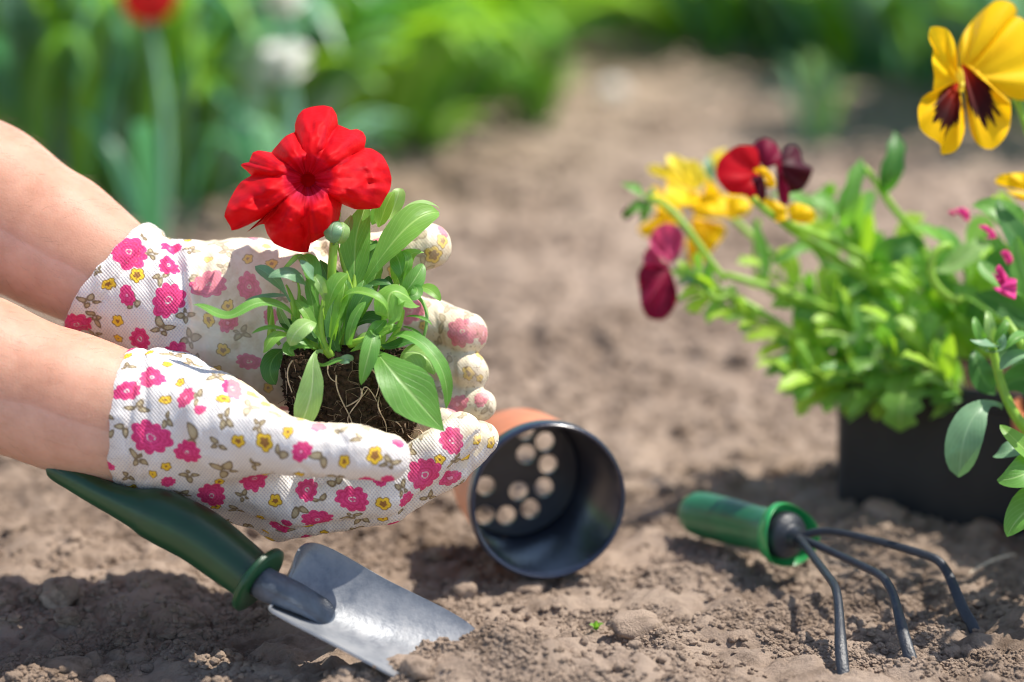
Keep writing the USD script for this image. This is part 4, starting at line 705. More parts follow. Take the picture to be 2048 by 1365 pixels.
# ================================================================ HAND RAKE
rake = Thing('hand_rake', 'three-tined hand cultivator with green handle resting on the soil, tines dug in', 'hand rake', loc=G(1500, 1120))
hs = lambda x, y, up_: dd_of(G(x, y, up_))
h0, h1 = W(1398, 1028, hs(1398, 1028, .017)), W(1560, 1068, hs(1560, 1068, .022))
hax = unit(h1 - h0); LH = np.linalg.norm(h1 - h0)
rake.part('handle', revolve([(-.010, .0), (-.0095, .005), (-.007, .0095), (-.002, .0118), (.004, .0125), (LH * .45, .0126), (LH * .72, .0118), (LH * .9, .0125), (LH + .001, .0150)], h0, hax, 48), 'rake_green', smooth=40)
col = revolve([(LH - .004, .0128), (LH - .001, .0165), (LH + .003, .0192), (LH + .0065, .0200), (LH + .0078, .0188), (LH + .005, .0165), (LH + .002, .0145), (LH + .001, .012)], h0, hax, 64)
cv = col[0].copy(); rel = cv - (h0 + hax * LH); rad_ = rel - (rel @ hax)[:, None] * hax; an_ = np.arctan2(rad_ @ np.cross(hax, unit(np.cross(hax, [0, 0, 1.]))), rad_ @ unit(np.cross(hax, [0, 0, 1.])))
wv = np.clip((np.linalg.norm(rad_, axis=1) - .013) / .008, 0, 1); cv += hax * (wv * .004 * np.cos(2 * an_ + .3))[:, None] - rad_ * (wv * .10 * (1 - np.cos(2 * an_ + 1.2)))[:, None]
rake.part('collar', (cv, col[1]), 'rake_green_bright', smooth=45)
rake.part('ferrule', revolve([(LH - .002, .0128), (LH + .006, .0125), (LH + .009, .0110), (LH + .0105, .007), (LH + .012, .006), (LH + .0165, .0052), (LH + .018, .0)], h0, hax, 40), 'black_steel', smooth=45)
f0 = h0 + hax * (LH + .013); fd = dd_of(f0)
def tine(px, tipw):
    tip = px[-1]; dt = hs(tip[0], tip[1], .001); n_ = len(px); pts = [f0] + [W(x, y, fd + (dt - fd) * w) for (x, y, w) in px]
    c = spline(pts, 44); r = lerp1([9.4, 9.4, 9.2, 9, 9, 9.2, 9.6, 10.5, tipw, tipw * 1.05], 44) * PX * .97
    fl_ = lerp1([1, 1, 1, 1, 1, 1, .9, .6, .35, .3], 44)
    c = np.vstack([c, c[-1] + (c[-1] - c[-4]) * 2.0 + np.array([0, 0, -.006])]); r = np.r_[r, r[-1]]; fl_ = np.r_[fl_, .3]
    rake.part('tine', tube(c, r, 14, squash=(unit(TOCAM + .1 * UP), fl_)), 'black_steel')
tine([(1604, 1085, .1), (1630, 1118, .3), (1660, 1158, .55), (1672, 1180, .66), (1678, 1225, .78), (1681, 1280, .9), (1686, 1345, 1)], 13)
tine([(1612, 1082, .08), (1645, 1096, .2), (1740, 1140, .5), (1768, 1158, .6), (1786, 1190, .7), (1800, 1240, .85), (1823, 1322, 1)], 13)
tine([(1612, 1070, .05), (1640, 1064, .12), (1700, 1070, .3), (1850, 1110, .7), (1880, 1125, .78), (1904, 1165, .88), (1942, 1245, 1)], 12)

# ================================================================ BLACK SQUARE POT WITH PANSIES
corner = G(1650, 1000, 0.0); ex = unit(np.array([.097, -.060, 0])); ey = np.array([-ex[1], ex[0], 0]); SIDE, PH = .150, .078
box_c = corner + ex * SIDE / 2 + ey * SIDE / 2 + np.array([.001, 0, 0])
def rsq(half, rc, z, n=10):
    out = []
    for sx, sy, a0 in ((1, 1, 0), (-1, 1, 90), (-1, -1, 180), (1, -1, 270)):
        for t in np.linspace(0, 90, n): a = math.radians(a0 + t); out.append((sx * (half - rc) + rc * math.cos(a), sy * (half - rc) + rc * math.sin(a), z))
    return np.array(out)
def loft(rings, c, cap_last=False):
    V = np.vstack(rings); n = len(rings[0]); F = []
    for i in range(len(rings) - 1):
        for j in range(n): a, b = i * n + j, i * n + (j + 1) % n; F += [(a, b, b + n), (a, b + n, a + n)]
    if cap_last:
        V = np.vstack([V, rings[-1].mean(0)]); o_ = (len(rings) - 1) * n; F += [(o_ + j, o_ + (j + 1) % n, len(V) - 1) for j in range(n)]
    return c + V[:, :1] * ex + V[:, 1:2] * ey + V[:, 2:] * np.array([0, 0, 1.0]), np.array(F)
hs2 = SIDE / 2
bpot = Thing('square_planter', 'black square plastic planter full of pansies at the right', 'planter', loc=(box_c[0], box_c[1], 0))
bpot.part('wall', loft([rsq(hs2 - .003, .009, -.006), rsq(hs2 - .0022, .009, .002), rsq(hs2 - .0005, .012, PH - .012)], box_c), 'pot_black', smooth=40)
bpot.part('rim', loft([rsq(hs2 - .0005, .012, PH - .012), rsq(hs2 + .0012, .013, PH - .011), rsq(hs2 + .0016, .013, PH - .002), rsq(hs2 + .0006, .013, PH), rsq(hs2 - .0018, .012, PH), rsq(hs2 - .003, .011, PH - .003), rsq(hs2 - .005, .011, .03)], box_c), 'pot_black', smooth=40)
qa, qb = np.meshgrid(np.linspace(-1, 1, 70), np.linspace(-1, 1, 70)); qq = np.stack([qa.ravel(), qb.ravel(), 0 * qa.ravel()], 1) * (hs2 - .006)
qz = PH - .018 + (fb(qq * 60, 3, 41) - .5) * .016 + (np.abs(fb(qq * 260, 2, 42) - .5) * 2) * .005
gr = (box_c + qq[:, :1] * ex + qq[:, 1:2] * ey + qz[:, None] * np.array([0, 0, 1.0]), grid_faces(70, 70))
bpot.part('potting_soil', gr, 'peat')

def Lp(T, mat, pts, w, prof='ovate', n=None, lobes=0, name='leaf', **k): return L(mat, pts, w, prof, n, name=name, T=T, lobes=lobes, **k)
def Q(x, y, s): return (x, y, s - S0)
SB = 1.44
wine = Thing('pansy_plant', 'pansy with dark red and wine flowers leaning left out of the black planter', 'pansy', loc=(box_c[0] - .02, box_c[1], PH - .012))
def stem_px(T, pts, r0, r1, parent=None, mat='stem_green'): ST([Q(*p) for p in pts], r0, r1, T=T, mat=mat, parent=parent)
def pet(T, fl_, mat, base, outline, s, label=None, **k):
    mesh, uv = petal(base, outline, dd0=s - S0, seed=len(used), **k); T.part('petal', mesh, mat, uv=uv, parent=fl_)
# zoom of the red flower: scale 3.25 from (1220, 260)
za = lambda pts: [(1220 + x / 3.25, 260 + y / 3.25) for x, y in pts]
f1 = wine.grp('flower', label='dark red pansy flower with a yellow eye')
SA = 1.34
pet(wine, f1, 'petal_crimson', za([(985, 280)])[0], za([(960, 130), (930, 105), (850, 100), (760, 145), (700, 215), (690, 290), (735, 375), (800, 420), (870, 420), (910, 450), (950, 420), (990, 460), (1015, 400)]), SA, slope=-.010, curl=.004, bulge=.006)
pet(wine, f1, 'petal_wine', za([(1000, 260)])[0], za([(960, 190), (930, 110), (965, 65), (1010, 55), (1060, 75), (1100, 130), (1115, 200), (1080, 230), (1040, 240)]), SA + .006, slope=.006, bulge=.006)
pet(wine, f1, 'petal_maroon', za([(1100, 230)])[0], za([(1108, 160), (1140, 110), (1190, 95), (1235, 130), (1255, 215), (1320, 255), (1290, 340), (1230, 400), (1180, 410), (1150, 420), (1130, 340)]), SA + .014, slope=.012, bulge=.005)
pet(wine, f1, 'petal_wine', za([(1080, 220)])[0], za([(1060, 200), (1110, 200), (1120, 290), (1165, 400), (1160, 480), (1125, 490), (1095, 440), (1085, 330)]), SA + .006, slope=-.004)
pet(wine, f1, 'petal_yellow', za([(1030, 330)])[0], za([(930, 265), (985, 240), (1060, 300), (1080, 360), (1040, 380), (990, 320)]), SA - .004, bulge=.004)
pet(wine, f1, 'petal_maroon', za([(990, 290)])[0], za([(915, 310), (935, 360), (960, 430), (990, 462), (1015, 430), (1010, 350)]), SA - .012, bulge=.002)
pet(wine, f1, 'petal_yellow', za([(1060, 560)])[0], za([(920, 430), (960, 425), (1080, 465), (1150, 520), (1150, 580), (1110, 600), (1040, 570)]), SA + .02, bulge=.006)
pet(wine, f1, 'petal_yellow', za([(1170, 590)])[0], za([(1150, 500), (1200, 475), (1290, 500), (1340, 560), (1300, 610), (1220, 605)]), SA + .03, bulge=.006)
f2 = wine.grp('flower', label='wine and rose pansy flower seen from the side')
SW = 1.40
pet(wine, f2, 'petal_rose', za([(390, 870)])[0], za([(300, 800), (255, 720), (290, 650), (360, 605), (430, 620), (480, 680), (470, 760), (440, 830)]), SW, slope=-.004, bulge=-.008, rip=.004)
pet(wine, f2, 'petal_rose', za([(360, 880)])[0], za([(230, 920), (215, 830), (260, 760), (310, 800)]), SW + .004, bulge=.003)
pet(wine, f2, 'petal_wine', za([(390, 900)])[0], za([(370, 860), (230, 870), (180, 940), (190, 1040), (205, 1150), (260, 1230), (330, 1240), (410, 1170), (440, 1090), (420, 980)]), SW - .004, slope=-.004, bulge=.008, rip=.005)
L('leaf_mid', [Q(*za([(500, 1090)])[0], SW), Q(*za([(420, 1110)])[0], SW - .006), Q(*za([(310, 1190)])[0], SW - .008)], 20, 'strap', T=wine, name='sepal', parent=f2)
L('leaf_grey', [Q(*za([(610, 1030)])[0], SW), Q(*za([(520, 960)])[0], SW - .01), Q(*za([(440, 1020)])[0], SW - .008)], 44, 'ovate', T=wine, name='sepal', parent=f2)
L('stem_green', [Q(*za([(500, 980)])[0], SW), Q(*za([(480, 890)])[0], SW - .004), Q(*za([(440, 850)])[0], SW - .004)], 30, 'ovate', T=wine, name='sepal', parent=f2)
stem_px(wine, [(1705, 740, SB), (1640, 700, 1.42), (1560, 650, 1.40), (1480, 600, 1.40), (1420, 570, SW), (1375, 545, SW)], 11, 9)
stem_px(wine, [(1720, 640, SB), (1600, 600, 1.41), (1520, 570, 1.4), (1450, 550, 1.4)], 13, 8)
stem_px(wine, [(1760, 560, SB), (1680, 490, 1.40), (1570, 445, 1.37), (1530, 420, 1.35), (1502, 395, SA + .004)], 13, 8)
stem_px(wine, [(1790, 720, SB), (1800, 650, SB), (1730, 560, 1.42), (1560, 440, 1.38)], 12, 9)
b1_ = wine.grp('bud', label='half-open dark bud at the tip of the longest shoot')
for o in ([(110, 590), (75, 545), (130, 490), (190, 470), (210, 560), (180, 630)], ):
    pet(wine, b1_, 'petal_maroon', za([(240, 480)])[0], za(o), 1.42, bulge=.006)
for a, b in (((240, 450), (75, 350)), ((250, 470), (80, 580)), ((250, 480), (210, 610)), ((240, 440), (300, 400))):
    p, q = za([a])[0], za([b])[0]; L('leaf_mid', [Q(*p, 1.415), Q((p[0] + q[0]) / 2, (p[1] + q[1]) / 2 - 6, 1.405), Q(*q, 1.41)], 30, 'ovate', T=wine, name='sepal', parent=b1_)
stem_px(wine, [(1450, 560, 1.40), (1415, 515, 1.40), (1360, 440, 1.405), (1310, 400, 1.412), (1296, 402, 1.414)], 9, 8)

yel = Thing('pansy_plant', 'pansy with crumpled clear yellow flowers behind the dark red one', 'pansy', loc=(box_c[0] - .04, box_c[1] + .03, PH - .012))
f3 = yel.grp('flower', label='pale-edged yellow pansy flower'); SY = 1.47
pet(yel, f3, 'petal_pale_yellow', za([(560, 400)])[0], za([(300, 300), (240, 245), (270, 225), (370, 240), (370, 170), (430, 165), (480, 195), (560, 200), (610, 260), (640, 330)]), SY, slope=-.008, bulge=.008, rip=.003)
pet(yel, f3, 'petal_yellow', za([(600, 420)])[0], za([(370, 330), (360, 420), (420, 500), (520, 500), (560, 570), (680, 575), (760, 560), (760, 470), (700, 380), (640, 310)]), SY - .01, slope=-.01, bulge=.01, rip=.003)
pet(yel, f3, 'petal_yellow', za([(720, 500)])[0], za([(690, 400), (760, 420), (860, 430), (920, 490), (880, 560), (780, 575), (700, 570)]), SY - .004, bulge=.008, rip=.002)
pet(yel, f3, 'petal_pale_yellow', za([(600, 330)])[0], za([(620, 200), (680, 140), (760, 120), (740, 170), (690, 250)]), SY + .02, bulge=.004)
f4 = yel.grp('flower', label='lower yellow pansy flower turned away')
pet(yel, f4, 'petal_yellow', za([(480, 560)])[0], za([(300, 360), (250, 420), (290, 460), (300, 540), (180, 650), (240, 700), (340, 620), (420, 650)]), SY + .02, bulge=.006, rip=.003)
pet(yel, f4, 'petal_yellow', za([(520, 580)])[0], za([(560, 570), (640, 590), (740, 620), (755, 660), (700, 740), (650, 800), (590, 800), (540, 700)]), SY + .005, bulge=.008, rip=.003)
pet(yel, f4, 'petal_yellow', za([(540, 700)])[0], za([(490, 700), (510, 850), (560, 910), (610, 850), (640, 780)]), SY + .01, bulge=.006)
L('leaf_grey', [Q(*za([(690, 380)])[0], SY - .01), Q(*za([(640, 240)])[0], SY - .02), Q(*za([(650, 170)])[0], SY - .01)], 26, 'ovate', T=yel, name='sepal', parent=f3)
stem_px(yel, [(1740, 700, SB + .03), (1600, 560, 1.46), (1480, 450, SY), (1430, 400, SY)], 10, 8)
stem_px(yel, [(1740, 720, SB + .03), (1620, 620, 1.46), (1520, 560, 1.46), (1512, 480, 1.46), (1515, 440, 1.46)], 8, 7)

# big yellow pansy with dark blotches, upper right: zoom scale 3.412 from (1640, 0)
zb = lambda pts: [(1640 + x / 3.412, y / 3.412) for x, y in pts]
big = Thing('pansy_plant', 'tall pansy with one large golden flower with dark brown blotches, upper right', 'pansy', loc=(box_c[0] + .08, box_c[1] - .01, PH - .012))
f5 = big.grp('flower'); SG = 1.29
pet(big, f5, 'petal_yellow', zb([(960, 520)])[0], zb([(940, 330), (950, 290), (1020, 170), (1150, 40), (1220, 0), (1290, 10), (1345, 70), (1335, 115), (1290, 270), (1150, 400), (1040, 500)]), SG + .012, slope=.010, bulge=.010, rip=.0034)
pet(big, f5, 'petal_yellow', zb([(990, 520)])[0], zb([(1040, 400), (1150, 340), (1340, 110), (1420, 160), (1520, 260), (1560, 420), (1500, 600), (1400, 690), (1290, 670), (1150, 600)]), SG + .008, slope=.012, bulge=.008, rip=.0034)
pet(big, f5, 'petal_yellow', zb([(948, 570)])[0], zb([(940, 480), (935, 380), (915, 280), (850, 190), (765, 180), (740, 220), (745, 280), (775, 330), (765, 420), (780, 520), (770, 620), (860, 610)]), SG + .002, slope=-.012, bulge=.006, rip=.003)
pet(big, f5, 'petal_blotched', zb([(945, 560)])[0], zb([(860, 580), (780, 620), (700, 665), (668, 760), (680, 870), (760, 950), (820, 985), (825, 1060), (910, 1045), (965, 970), (990, 860), (985, 770), (960, 690)]), SG - .004, slope=-.010, bulge=.006, rip=.0034)
pet(big, f5, 'petal_blotched', zb([(965, 430)])[0], zb([(1010, 640), (1000, 720), (1020, 880), (1090, 1000), (1160, 1025), (1240, 970), (1300, 840), (1305, 710), (1230, 640), (1150, 560), (1060, 460)]), SG - .002, slope=-.006, bulge=.008, rip=.0034)
pet(big, f5, 'petal_pale_yellow', zb([(950, 570)])[0], zb([(925, 520), (940, 460), (975, 480), (985, 560), (970, 640), (935, 640)]), SG - .008, bulge=.002)
stem_px(big, [(2060, 720, 1.36), (2080, 520, 1.34), (2075, 350, 1.31), (2050, 240, 1.305), (2010, 170, SG + .03), (1950, 160, SG + .016)], 12, 9)
f6 = big.grp('flower', label='yellow pansy petals at the right edge')
pet(big, f6, 'petal_yellow', (2060, 385), [(2010, 375), (1990, 362), (2000, 350), (2050, 346), (2085, 352), (2090, 380)], 1.33, bulge=.006)
pet(big, f6, 'petal_yellow', (2064, 390), [(2012, 378), (2030, 395), (2050, 402), (2090, 400)], 1.325, bulge=.004)

# foliage: lobed leaves along side shoots (seeded), each leaf its own part
rs = np.random.RandomState(77)
def shoot(T, base, tip, s0, s1, nl, w, mats_, r=6, bow=20):
    m = ((base[0] + tip[0]) / 2 + rs.normal(0, 6), (base[1] + tip[1]) / 2 + bow, (s0 + s1) / 2)
    pts = [(*base, s0), m, (*tip, s1)]; stem_px(T, pts, r, r * .6); c = spline([np.array(p, float) for p in pts], 40)
    nl, w = int(nl * 1.75), w * 1.65
    for i in range(nl):
        f = .22 + .78 * i / nl; k = min(39, int(f * 39)); p = c[k]; side = 1 if i % 2 else -1
        d = unit(c[min(39, k + 2)][:2] - c[max(0, k - 2)][:2]); pn = np.array([-d[1], d[0]]) * side; ang = rs.uniform(.35, 1.1); q = d * math.cos(ang) + pn * math.sin(ang)
        ln = w * rs.uniform(1.5, 2.4); e = p[:2] + q * ln; mm = p[:2] + q * ln * .5 + np.array([0, -ln * .12]); ds = rs.uniform(-.022, .014)
        nvec = unit(TOCAM * rs.uniform(.2, 1) + np.array([rs.normal(0, .4), 0, rs.uniform(.2, 1)]))
        L(mats_[rs.randint(len(mats_))], [Q(*p[:2], p[2]), Q(*mm, p[2] + ds * .6), Q(*e, p[2] + ds)], w * rs.uniform(.75, 1.2), ['ovate', 'spat'][rs.randint(2)], nvec, T=T, lobes=rs.choice([0, 3, 4]), nv=16, nu=5)
gm_ = ['leaf_mid', 'leaf_bright', 'leaf_lime', 'leaf_bright', 'leaf_lime', 'leaf_lime']
for b, t, s0, s1, nl, w in (((1790, 740), (1560, 665), 1.43, 1.42, 9, 26), ((1760, 730), (1580, 720), 1.43, 1.41, 8, 24), ((1800, 740), (1640, 590), 1.44, 1.42, 9, 28), ((1820, 740), (1520, 520), 1.45, 1.42, 9, 24), ((1780, 745), (1590, 770), 1.42, 1.40, 7, 22), ((1760, 765), (1610, 745), 1.42, 1.39, 8, 24), ((1830, 770), (1700, 745), 1.40, 1.38, 9, 26), ((1460, 590), (1395, 560), 1.40, 1.39, 7, 18), ((1560, 650), (1440, 600), 1.4, 1.4, 7, 16)):
    shoot(wine, b, t, s0, s1, nl, w, gm_)
for b, t, s0, s1, nl, w in (((1820, 740), (1690, 430), 1.46, 1.42, 10, 30), ((1850, 740), (1770, 480), 1.46, 1.45, 10, 32), ((1800, 720), (1620, 390), 1.47, 1.46, 9, 26), ((1870, 740), (1740, 570), 1.45, 1.43, 9, 34), ((1840, 750), (1690, 660), 1.44, 1.40, 9, 28)):
    shoot(yel, b, t, s0, s1, nl, w, gm_)
for b, t, s0, s1, nl, w in (((1900, 760), (1840, 560), 1.42, 1.40, 9, 34), ((1950, 770), (1930, 500), 1.40, 1.40, 9, 36), ((1880, 760), (1790, 640), 1.42, 1.38, 9, 30), ((1990, 780), (2040, 470), 1.40, 1.38, 9, 40), ((1900, 770), (1850, 690), 1.40, 1.37, 8, 28), ((1960, 790), (1880, 745), 1.39, 1.36, 8, 26), ((1880, 780), (1770, 720), 1.40, 1.37, 8, 28)):
    shoot(big, b, t, s0, s1, nl, w, gm_ + ['leaf_pale'])
# pieces that stand out in the photograph
Lp(yel, 'leaf_dark', [Q(1770, 390, 1.40), Q(1780, 350, 1.39), Q(1790, 310, 1.39), Q(1788, 262, 1.40)], 54, 'ovate', TOCAM, 3)
Lp(yel, 'leaf_dark', [Q(1750, 530, 1.40), Q(1785, 500, 1.38), Q(1815, 490, 1.38), Q(1852, 488, 1.39)], 62, 'ovate', TOCAM, 3)
Lp(yel, 'leaf_mid', [Q(1690, 460, 1.40), Q(1695, 420, 1.39), Q(1712, 360, 1.39), Q(1722, 316, 1.40)], 54, 'ovate', TOCAM * .8 + np.array([-.5, 0, 0]), 3)
stem_px(yel, [(1850, 560, 1.42), (1838, 478, 1.42), (1790, 420, 1.41), (1745, 355, 1.40), (1722, 332, 1.40)], 10, 8)
Lp(wine, 'leaf_mid', [Q(1655, 540, 1.42), Q(1620, 490, 1.41), Q(1590, 500, 1.40), Q(1535, 530, 1.40)], 30, 'strap', TOCAM)
Lp(wine, 'leaf_mid', [Q(1526, 560, 1.41), Q(1530, 520, 1.41), Q(1520, 480, 1.41), Q(1508, 440, 1.41)], 26, 'strap', TOCAM)
Lp(wine, 'leaf_mid', [Q(1578, 700, 1.41), Q(1568, 735, 1.40), Q(1590, 775, 1.40)], 30, 'ovate', TOCAM)
Lp(big, 'leaf_bright', [Q(1820, 735, 1.385), Q(1812, 770, 1.37), Q(1803, 815, 1.365), Q(1800, 864, 1.37)], 92, 'round', TOCAM + np.array([-.2, 0, .2]), 5, nv=24)
stem_px(big, [(1830, 700, 1.40), (1828, 720, 1.39), (1818, 752, 1.38)], 8, 6)
stem_px(big, [(1920, 595, 1.37), (1890, 590, 1.36), (1862, 545, 1.36), (1872, 505, 1.36), (1900, 492, 1.365)], 11, 9)
Lp(big, 'leaf_pale', [Q(1870, 540, 1.37), Q(1910, 530, 1.365), Q(1950, 500, 1.365), Q(1985, 486, 1.37)], 70, 'ovate', np.array([0, -.5, 1]), 4)
for x, y in ((1840, 640), (1870, 690), (1815, 700), (1760, 715), (1850, 740), (1890, 720), (1700, 690), (1800, 660)):
    Lp(big, 'leaf_pale', [Q(x, y + 24, 1.385), Q(x - 6, y, 1.375), Q(x + rs.uniform(-24, 24), y - 26, 1.375)], 34, 'ovate', TOCAM * .5 + np.array([rs.normal(0, .3), 0, .8]), 3)

# petunia plant in a terracotta pot, mostly beyond the right edge
pet2 = Thing('petunia_plant', 'grey-green petunia plant with small pink buds at the right edge', 'petunia', loc=G(2090, 1090))
tp = Thing('terracotta_pot', 'orange pot at the right edge behind grey-green petunia leaves', 'plant pot', loc=G(2090, 1080))
tc_ = G(2190, 1085); tp.part('wall', revolve([(0, 0.0), (.0, .036), (.05, .043), (.066, .0455), (.066, .048), (.078, .0495), (.079, .047), (.07, .044), (.04, .042)], tc_ + np.array([0, 0, -.002]), np.array([0.001, 0, 1.0])), 'terracotta', smooth=35)
tp.part('potting_soil', revolve([(.069, .0445), (.071, .03), (.072, 0.0)], tc_, np.array([0.001, 0, 1.0])), 'peat')
SP = 1.25
stem_px(pet2, [(2100, 900, 1.27), (2030, 830, SP), (2006, 780, SP), (1990, 720, SP), (1982, 690, SP)], 13, 9)
stem_px(pet2, [(2120, 860, 1.28), (2090, 780, 1.26), (2050, 700, 1.26), (2010, 640, 1.27)], 12, 9)
for mat, pts, w, prof, nn in (('leaf_grey', [(2005, 815, SP), (1960, 818, 1.235), (1935, 860, 1.23), (1918, 955, 1.235)], 78, 'spat', TOCAM + np.array([-.2, 0, .3])),
    ('leaf_bright', [(2075, 935, 1.215), (2050, 900, 1.205), (2025, 875, 1.205), (2000, 850, 1.21)], 50, 'ovate', TOCAM * .5 + np.array([-.2, 0, .8])),
    ('leaf_grey', [(2060, 905, 1.23), (2030, 900, 1.22), (2010, 905, 1.22), (1988, 912, 1.225)], 46, 'round', TOCAM * .6 + np.array([0, 0, .8])),
    ('leaf_mid', [(2110, 940, 1.22), (2070, 940, 1.205), (2030, 955, 1.2), (1994, 960, 1.205)], 84, 'ovate', TOCAM * .8 + np.array([0, 0, .5])),
    ('leaf_mid', [(2110, 1000, 1.22), (2070, 1010, 1.205), (2035, 1040, 1.2), (2014, 1074, 1.2)], 84, 'ovate', TOCAM * .8 + np.array([-.2, 0, .4])),
    ('leaf_dark', [(1990, 790, 1.27), (1968, 760, 1.27), (1955, 730, 1.27), (1950, 700, 1.275)], 56, 'ovate', TOCAM),
    ('leaf_grey', [(1985, 700, SP), (1990, 690, 1.24), (1975, 690, 1.235), (1940, 680, 1.235)], 42, 'ovate', TOCAM * .4 + np.array([0, 0, .9])),
    ('leaf_grey', [(1980, 700, SP), (1990, 706, 1.24), (2000, 696, 1.235), (2008, 668, 1.235)], 42, 'ovate', TOCAM * .4 + np.array([0, 0, .9])),
    ('leaf_grey', [(2090, 740, 1.25), (2060, 712, 1.24), (2030, 715, 1.235), (2000, 740, 1.235)], 46, 'spat', np.array([-.2, -.4, 1])),
    ('leaf_mid', [(2080, 690, 1.25), (2050, 672, 1.24), (2030, 680, 1.235), (2010, 700, 1.235)], 40, 'ovate', np.array([-.2, -.4, 1])),
    ('leaf_dark', [(2100, 820, 1.29), (2060, 760, 1.28), (2030, 760, 1.28), (2000, 790, 1.28)], 80, 'ovate', TOCAM),
    ('leaf_pale', [(1990, 690, 1.26), (1980, 660, 1.255), (1978, 640, 1.255), (1972, 622, 1.26)], 26, 'ovate', TOCAM),
    ('leaf_mid', [(1980, 690, 1.26), (1962, 675, 1.255), (1952, 650, 1.255), (1950, 634, 1.26)], 24, 'ovate', TOCAM),
    ('leaf_mid', [(1995, 690, 1.26), (2000, 670, 1.255), (2010, 650, 1.255), (2014, 640, 1.26)], 22, 'ovate', TOCAM),
    ('leaf_mid', [(2070, 480, 1.33), (2030, 450, 1.32), (1990, 420, 1.32), (1944, 412, 1.325)], 82, 'ovate', TOCAM * .6 + np.array([-.3, 0, .7])),
    ('leaf_dark', [(2080, 560, 1.32), (2050, 500, 1.31), (2010, 440, 1.31), (1995, 400, 1.315)], 70, 'ovate', TOCAM * .8 + np.array([.4, 0, 0])),
    ('leaf_mid', [(2090, 620, 1.31), (2060, 570, 1.30), (2040, 520, 1.30), (2036, 470, 1.30)], 66, 'ovate', TOCAM + np.array([-.3, 0, .3])),
    ('leaf_dark', [(2080, 660, 1.33), (2030, 620, 1.33), (1990, 600, 1.33), (1950, 590, 1.33)], 70, 'ovate', TOCAM),
    ('leaf_mid', [(2060, 600, 1.30), (2020, 580, 1.29), (1990, 560, 1.29), (1960, 520, 1.295)], 50, 'spat', np.array([-.1, -.4, 1])),
    ('leaf_dark', [(2100, 560, 1.35), (2040, 560, 1.35), (2000, 530, 1.35), (1970, 540, 1.35)], 90, 'round', TOCAM),
    ('leaf_dark', [(2100, 720, 1.35), (2040, 700, 1.35), (1990, 680, 1.35), (1950, 690, 1.35)], 90, 'round', TOCAM)):
    L(mat, [Q(*p) for p in pts], w, prof, nn, T=pet2, nv=18)
rs = np.random.RandomState(31)
for k in range(44):
    x, y, sd = rs.uniform(2085, 2360), rs.uniform(420, 1010), rs.uniform(1.12, 1.34); a_ = rs.uniform(0, 6.3); ln = rs.uniform(50, 95); dx, dy = math.cos(a_) * ln, math.sin(a_) * ln * .6
    if x - abs(dx) < 2062: continue
    L(['leaf_mid', 'leaf_grey', 'leaf_dark'][k % 3], [Q(x, y, sd), Q(x + dx * .5, y + dy * .5 - 8, sd + rs.uniform(-.02, .02)), Q(x + dx, y + dy, sd + rs.uniform(-.03, .03))], rs.uniform(50, 85), 'ovate', unit([rs.normal(0, .5), -.5, 1]), T=pet2, nv=10, nu=5)
    if k % 4 == 0: stem_px(pet2, [(2180, 900, 1.27), ((x + 2180) / 2, (y + 900) / 2 - 20, (sd + 1.27) / 2), (x, y, sd)], 10, 7)
for base, o, s in (((2012, 590), [(1990, 540), (1998, 530), (2010, 545), (2026, 570)], 1.27), ((2010, 560), [(1984, 545), (1990, 556), (2004, 580)], 1.27), ((2000, 575), [(1985, 575), (2005, 590), (2030, 600), (2034, 560), (2020, 556)], 1.265), ((1980, 470), [(1955, 452), (1968, 450), (1990, 466), (1994, 476), (1970, 478)], 1.30), ((2016, 530), [(2000, 505), (2012, 500), (2026, 520), (2022, 530)], 1.30)):
    mesh, uv = petal(base, o, dd0=s - S0, bulge=.004, seed=3); pet2.part('bud', mesh, 'petal_pink', uv=uv)
for base, o, s in (((1930, 440), [(1910, 420), (1925, 415), (1940, 430), (1938, 444)], 1.34), ((1908, 432), [(1896, 426), (1904, 420), (1914, 430)], 1.34)):
    mesh, uv = petal(base, o, dd0=s - S0, bulge=.003, seed=4); pet2.part('bud', mesh, 'petal_pink', uv=uv)

# ================================================================ small things on the soil
def thing_mesh(name, mesh, mat, label, cat, group=None, smooth=True, uv=None, kind=None):
    p = numbered('/World/' + name); m = usdkit.mesh(stage, p, mesh, M(mat), smooth=smooth, uv=uv); tag(m.GetPrim(), label, cat, group, kind); return p
g = G(1192, 1244); gzv = gz(g[0], g[1]); spr = Thing('sprout', 'tiny yellow-green sprout coming up through the soil in the foreground', 'sprout', loc=(g[0], g[1], gzv))
for dx, dz in ((-.0035, .004), (.0038, .0045), (.0008, .006)):
    b = np.array([g[0], g[1], gzv - .001]); m_, uv_ = leaf([b, b + [dx * .4, -.001, dz * .6 + .001], b + [dx, -.0015, dz]], .0032, 'ovate', np.array([0, -.5, 1]), nv=8, nu=5); spr.part('leaf', m_, 'leaf_bright', uv=uv_)
def bit(x, y, dx, dy, r, mat, name, label, cat):
    a, b = G(x, y), G(x + dx, y + dy); a[2] = gz(a[0], a[1]) + .002; b[2] = gz(b[0], b[1]) + .004; m = (a + b) / 2 + [0, 0, .002]
    thing_mesh(name, tube(spline([a, m, b], 9), np.linspace(r, r * .6, 9), 7), mat, label, cat)
bit(858, 1308, -10, -26, .0006, 'straw', 'straw_piece', 'short pale straw sticking out of the mound beside the trowel blade', 'straw')
bit(200, 1188, 14, -8, .0006, 'straw', 'straw_piece', 'small pale straw lying on the soil left of the trowel handle', 'straw')
bit(795, 1330, 30, 12, .0006, 'root', 'twig', 'thin brown twig lying on the foreground mound', 'twig')
bit(2030, 1110, -90, 40, .0007, 'straw', 'straw_piece', 'dry grass stalk lying beside the rake tines at right', 'straw')
pb = trimesh.creation.icosphere(3, 1.0); pv = np.array(pb.vertices)
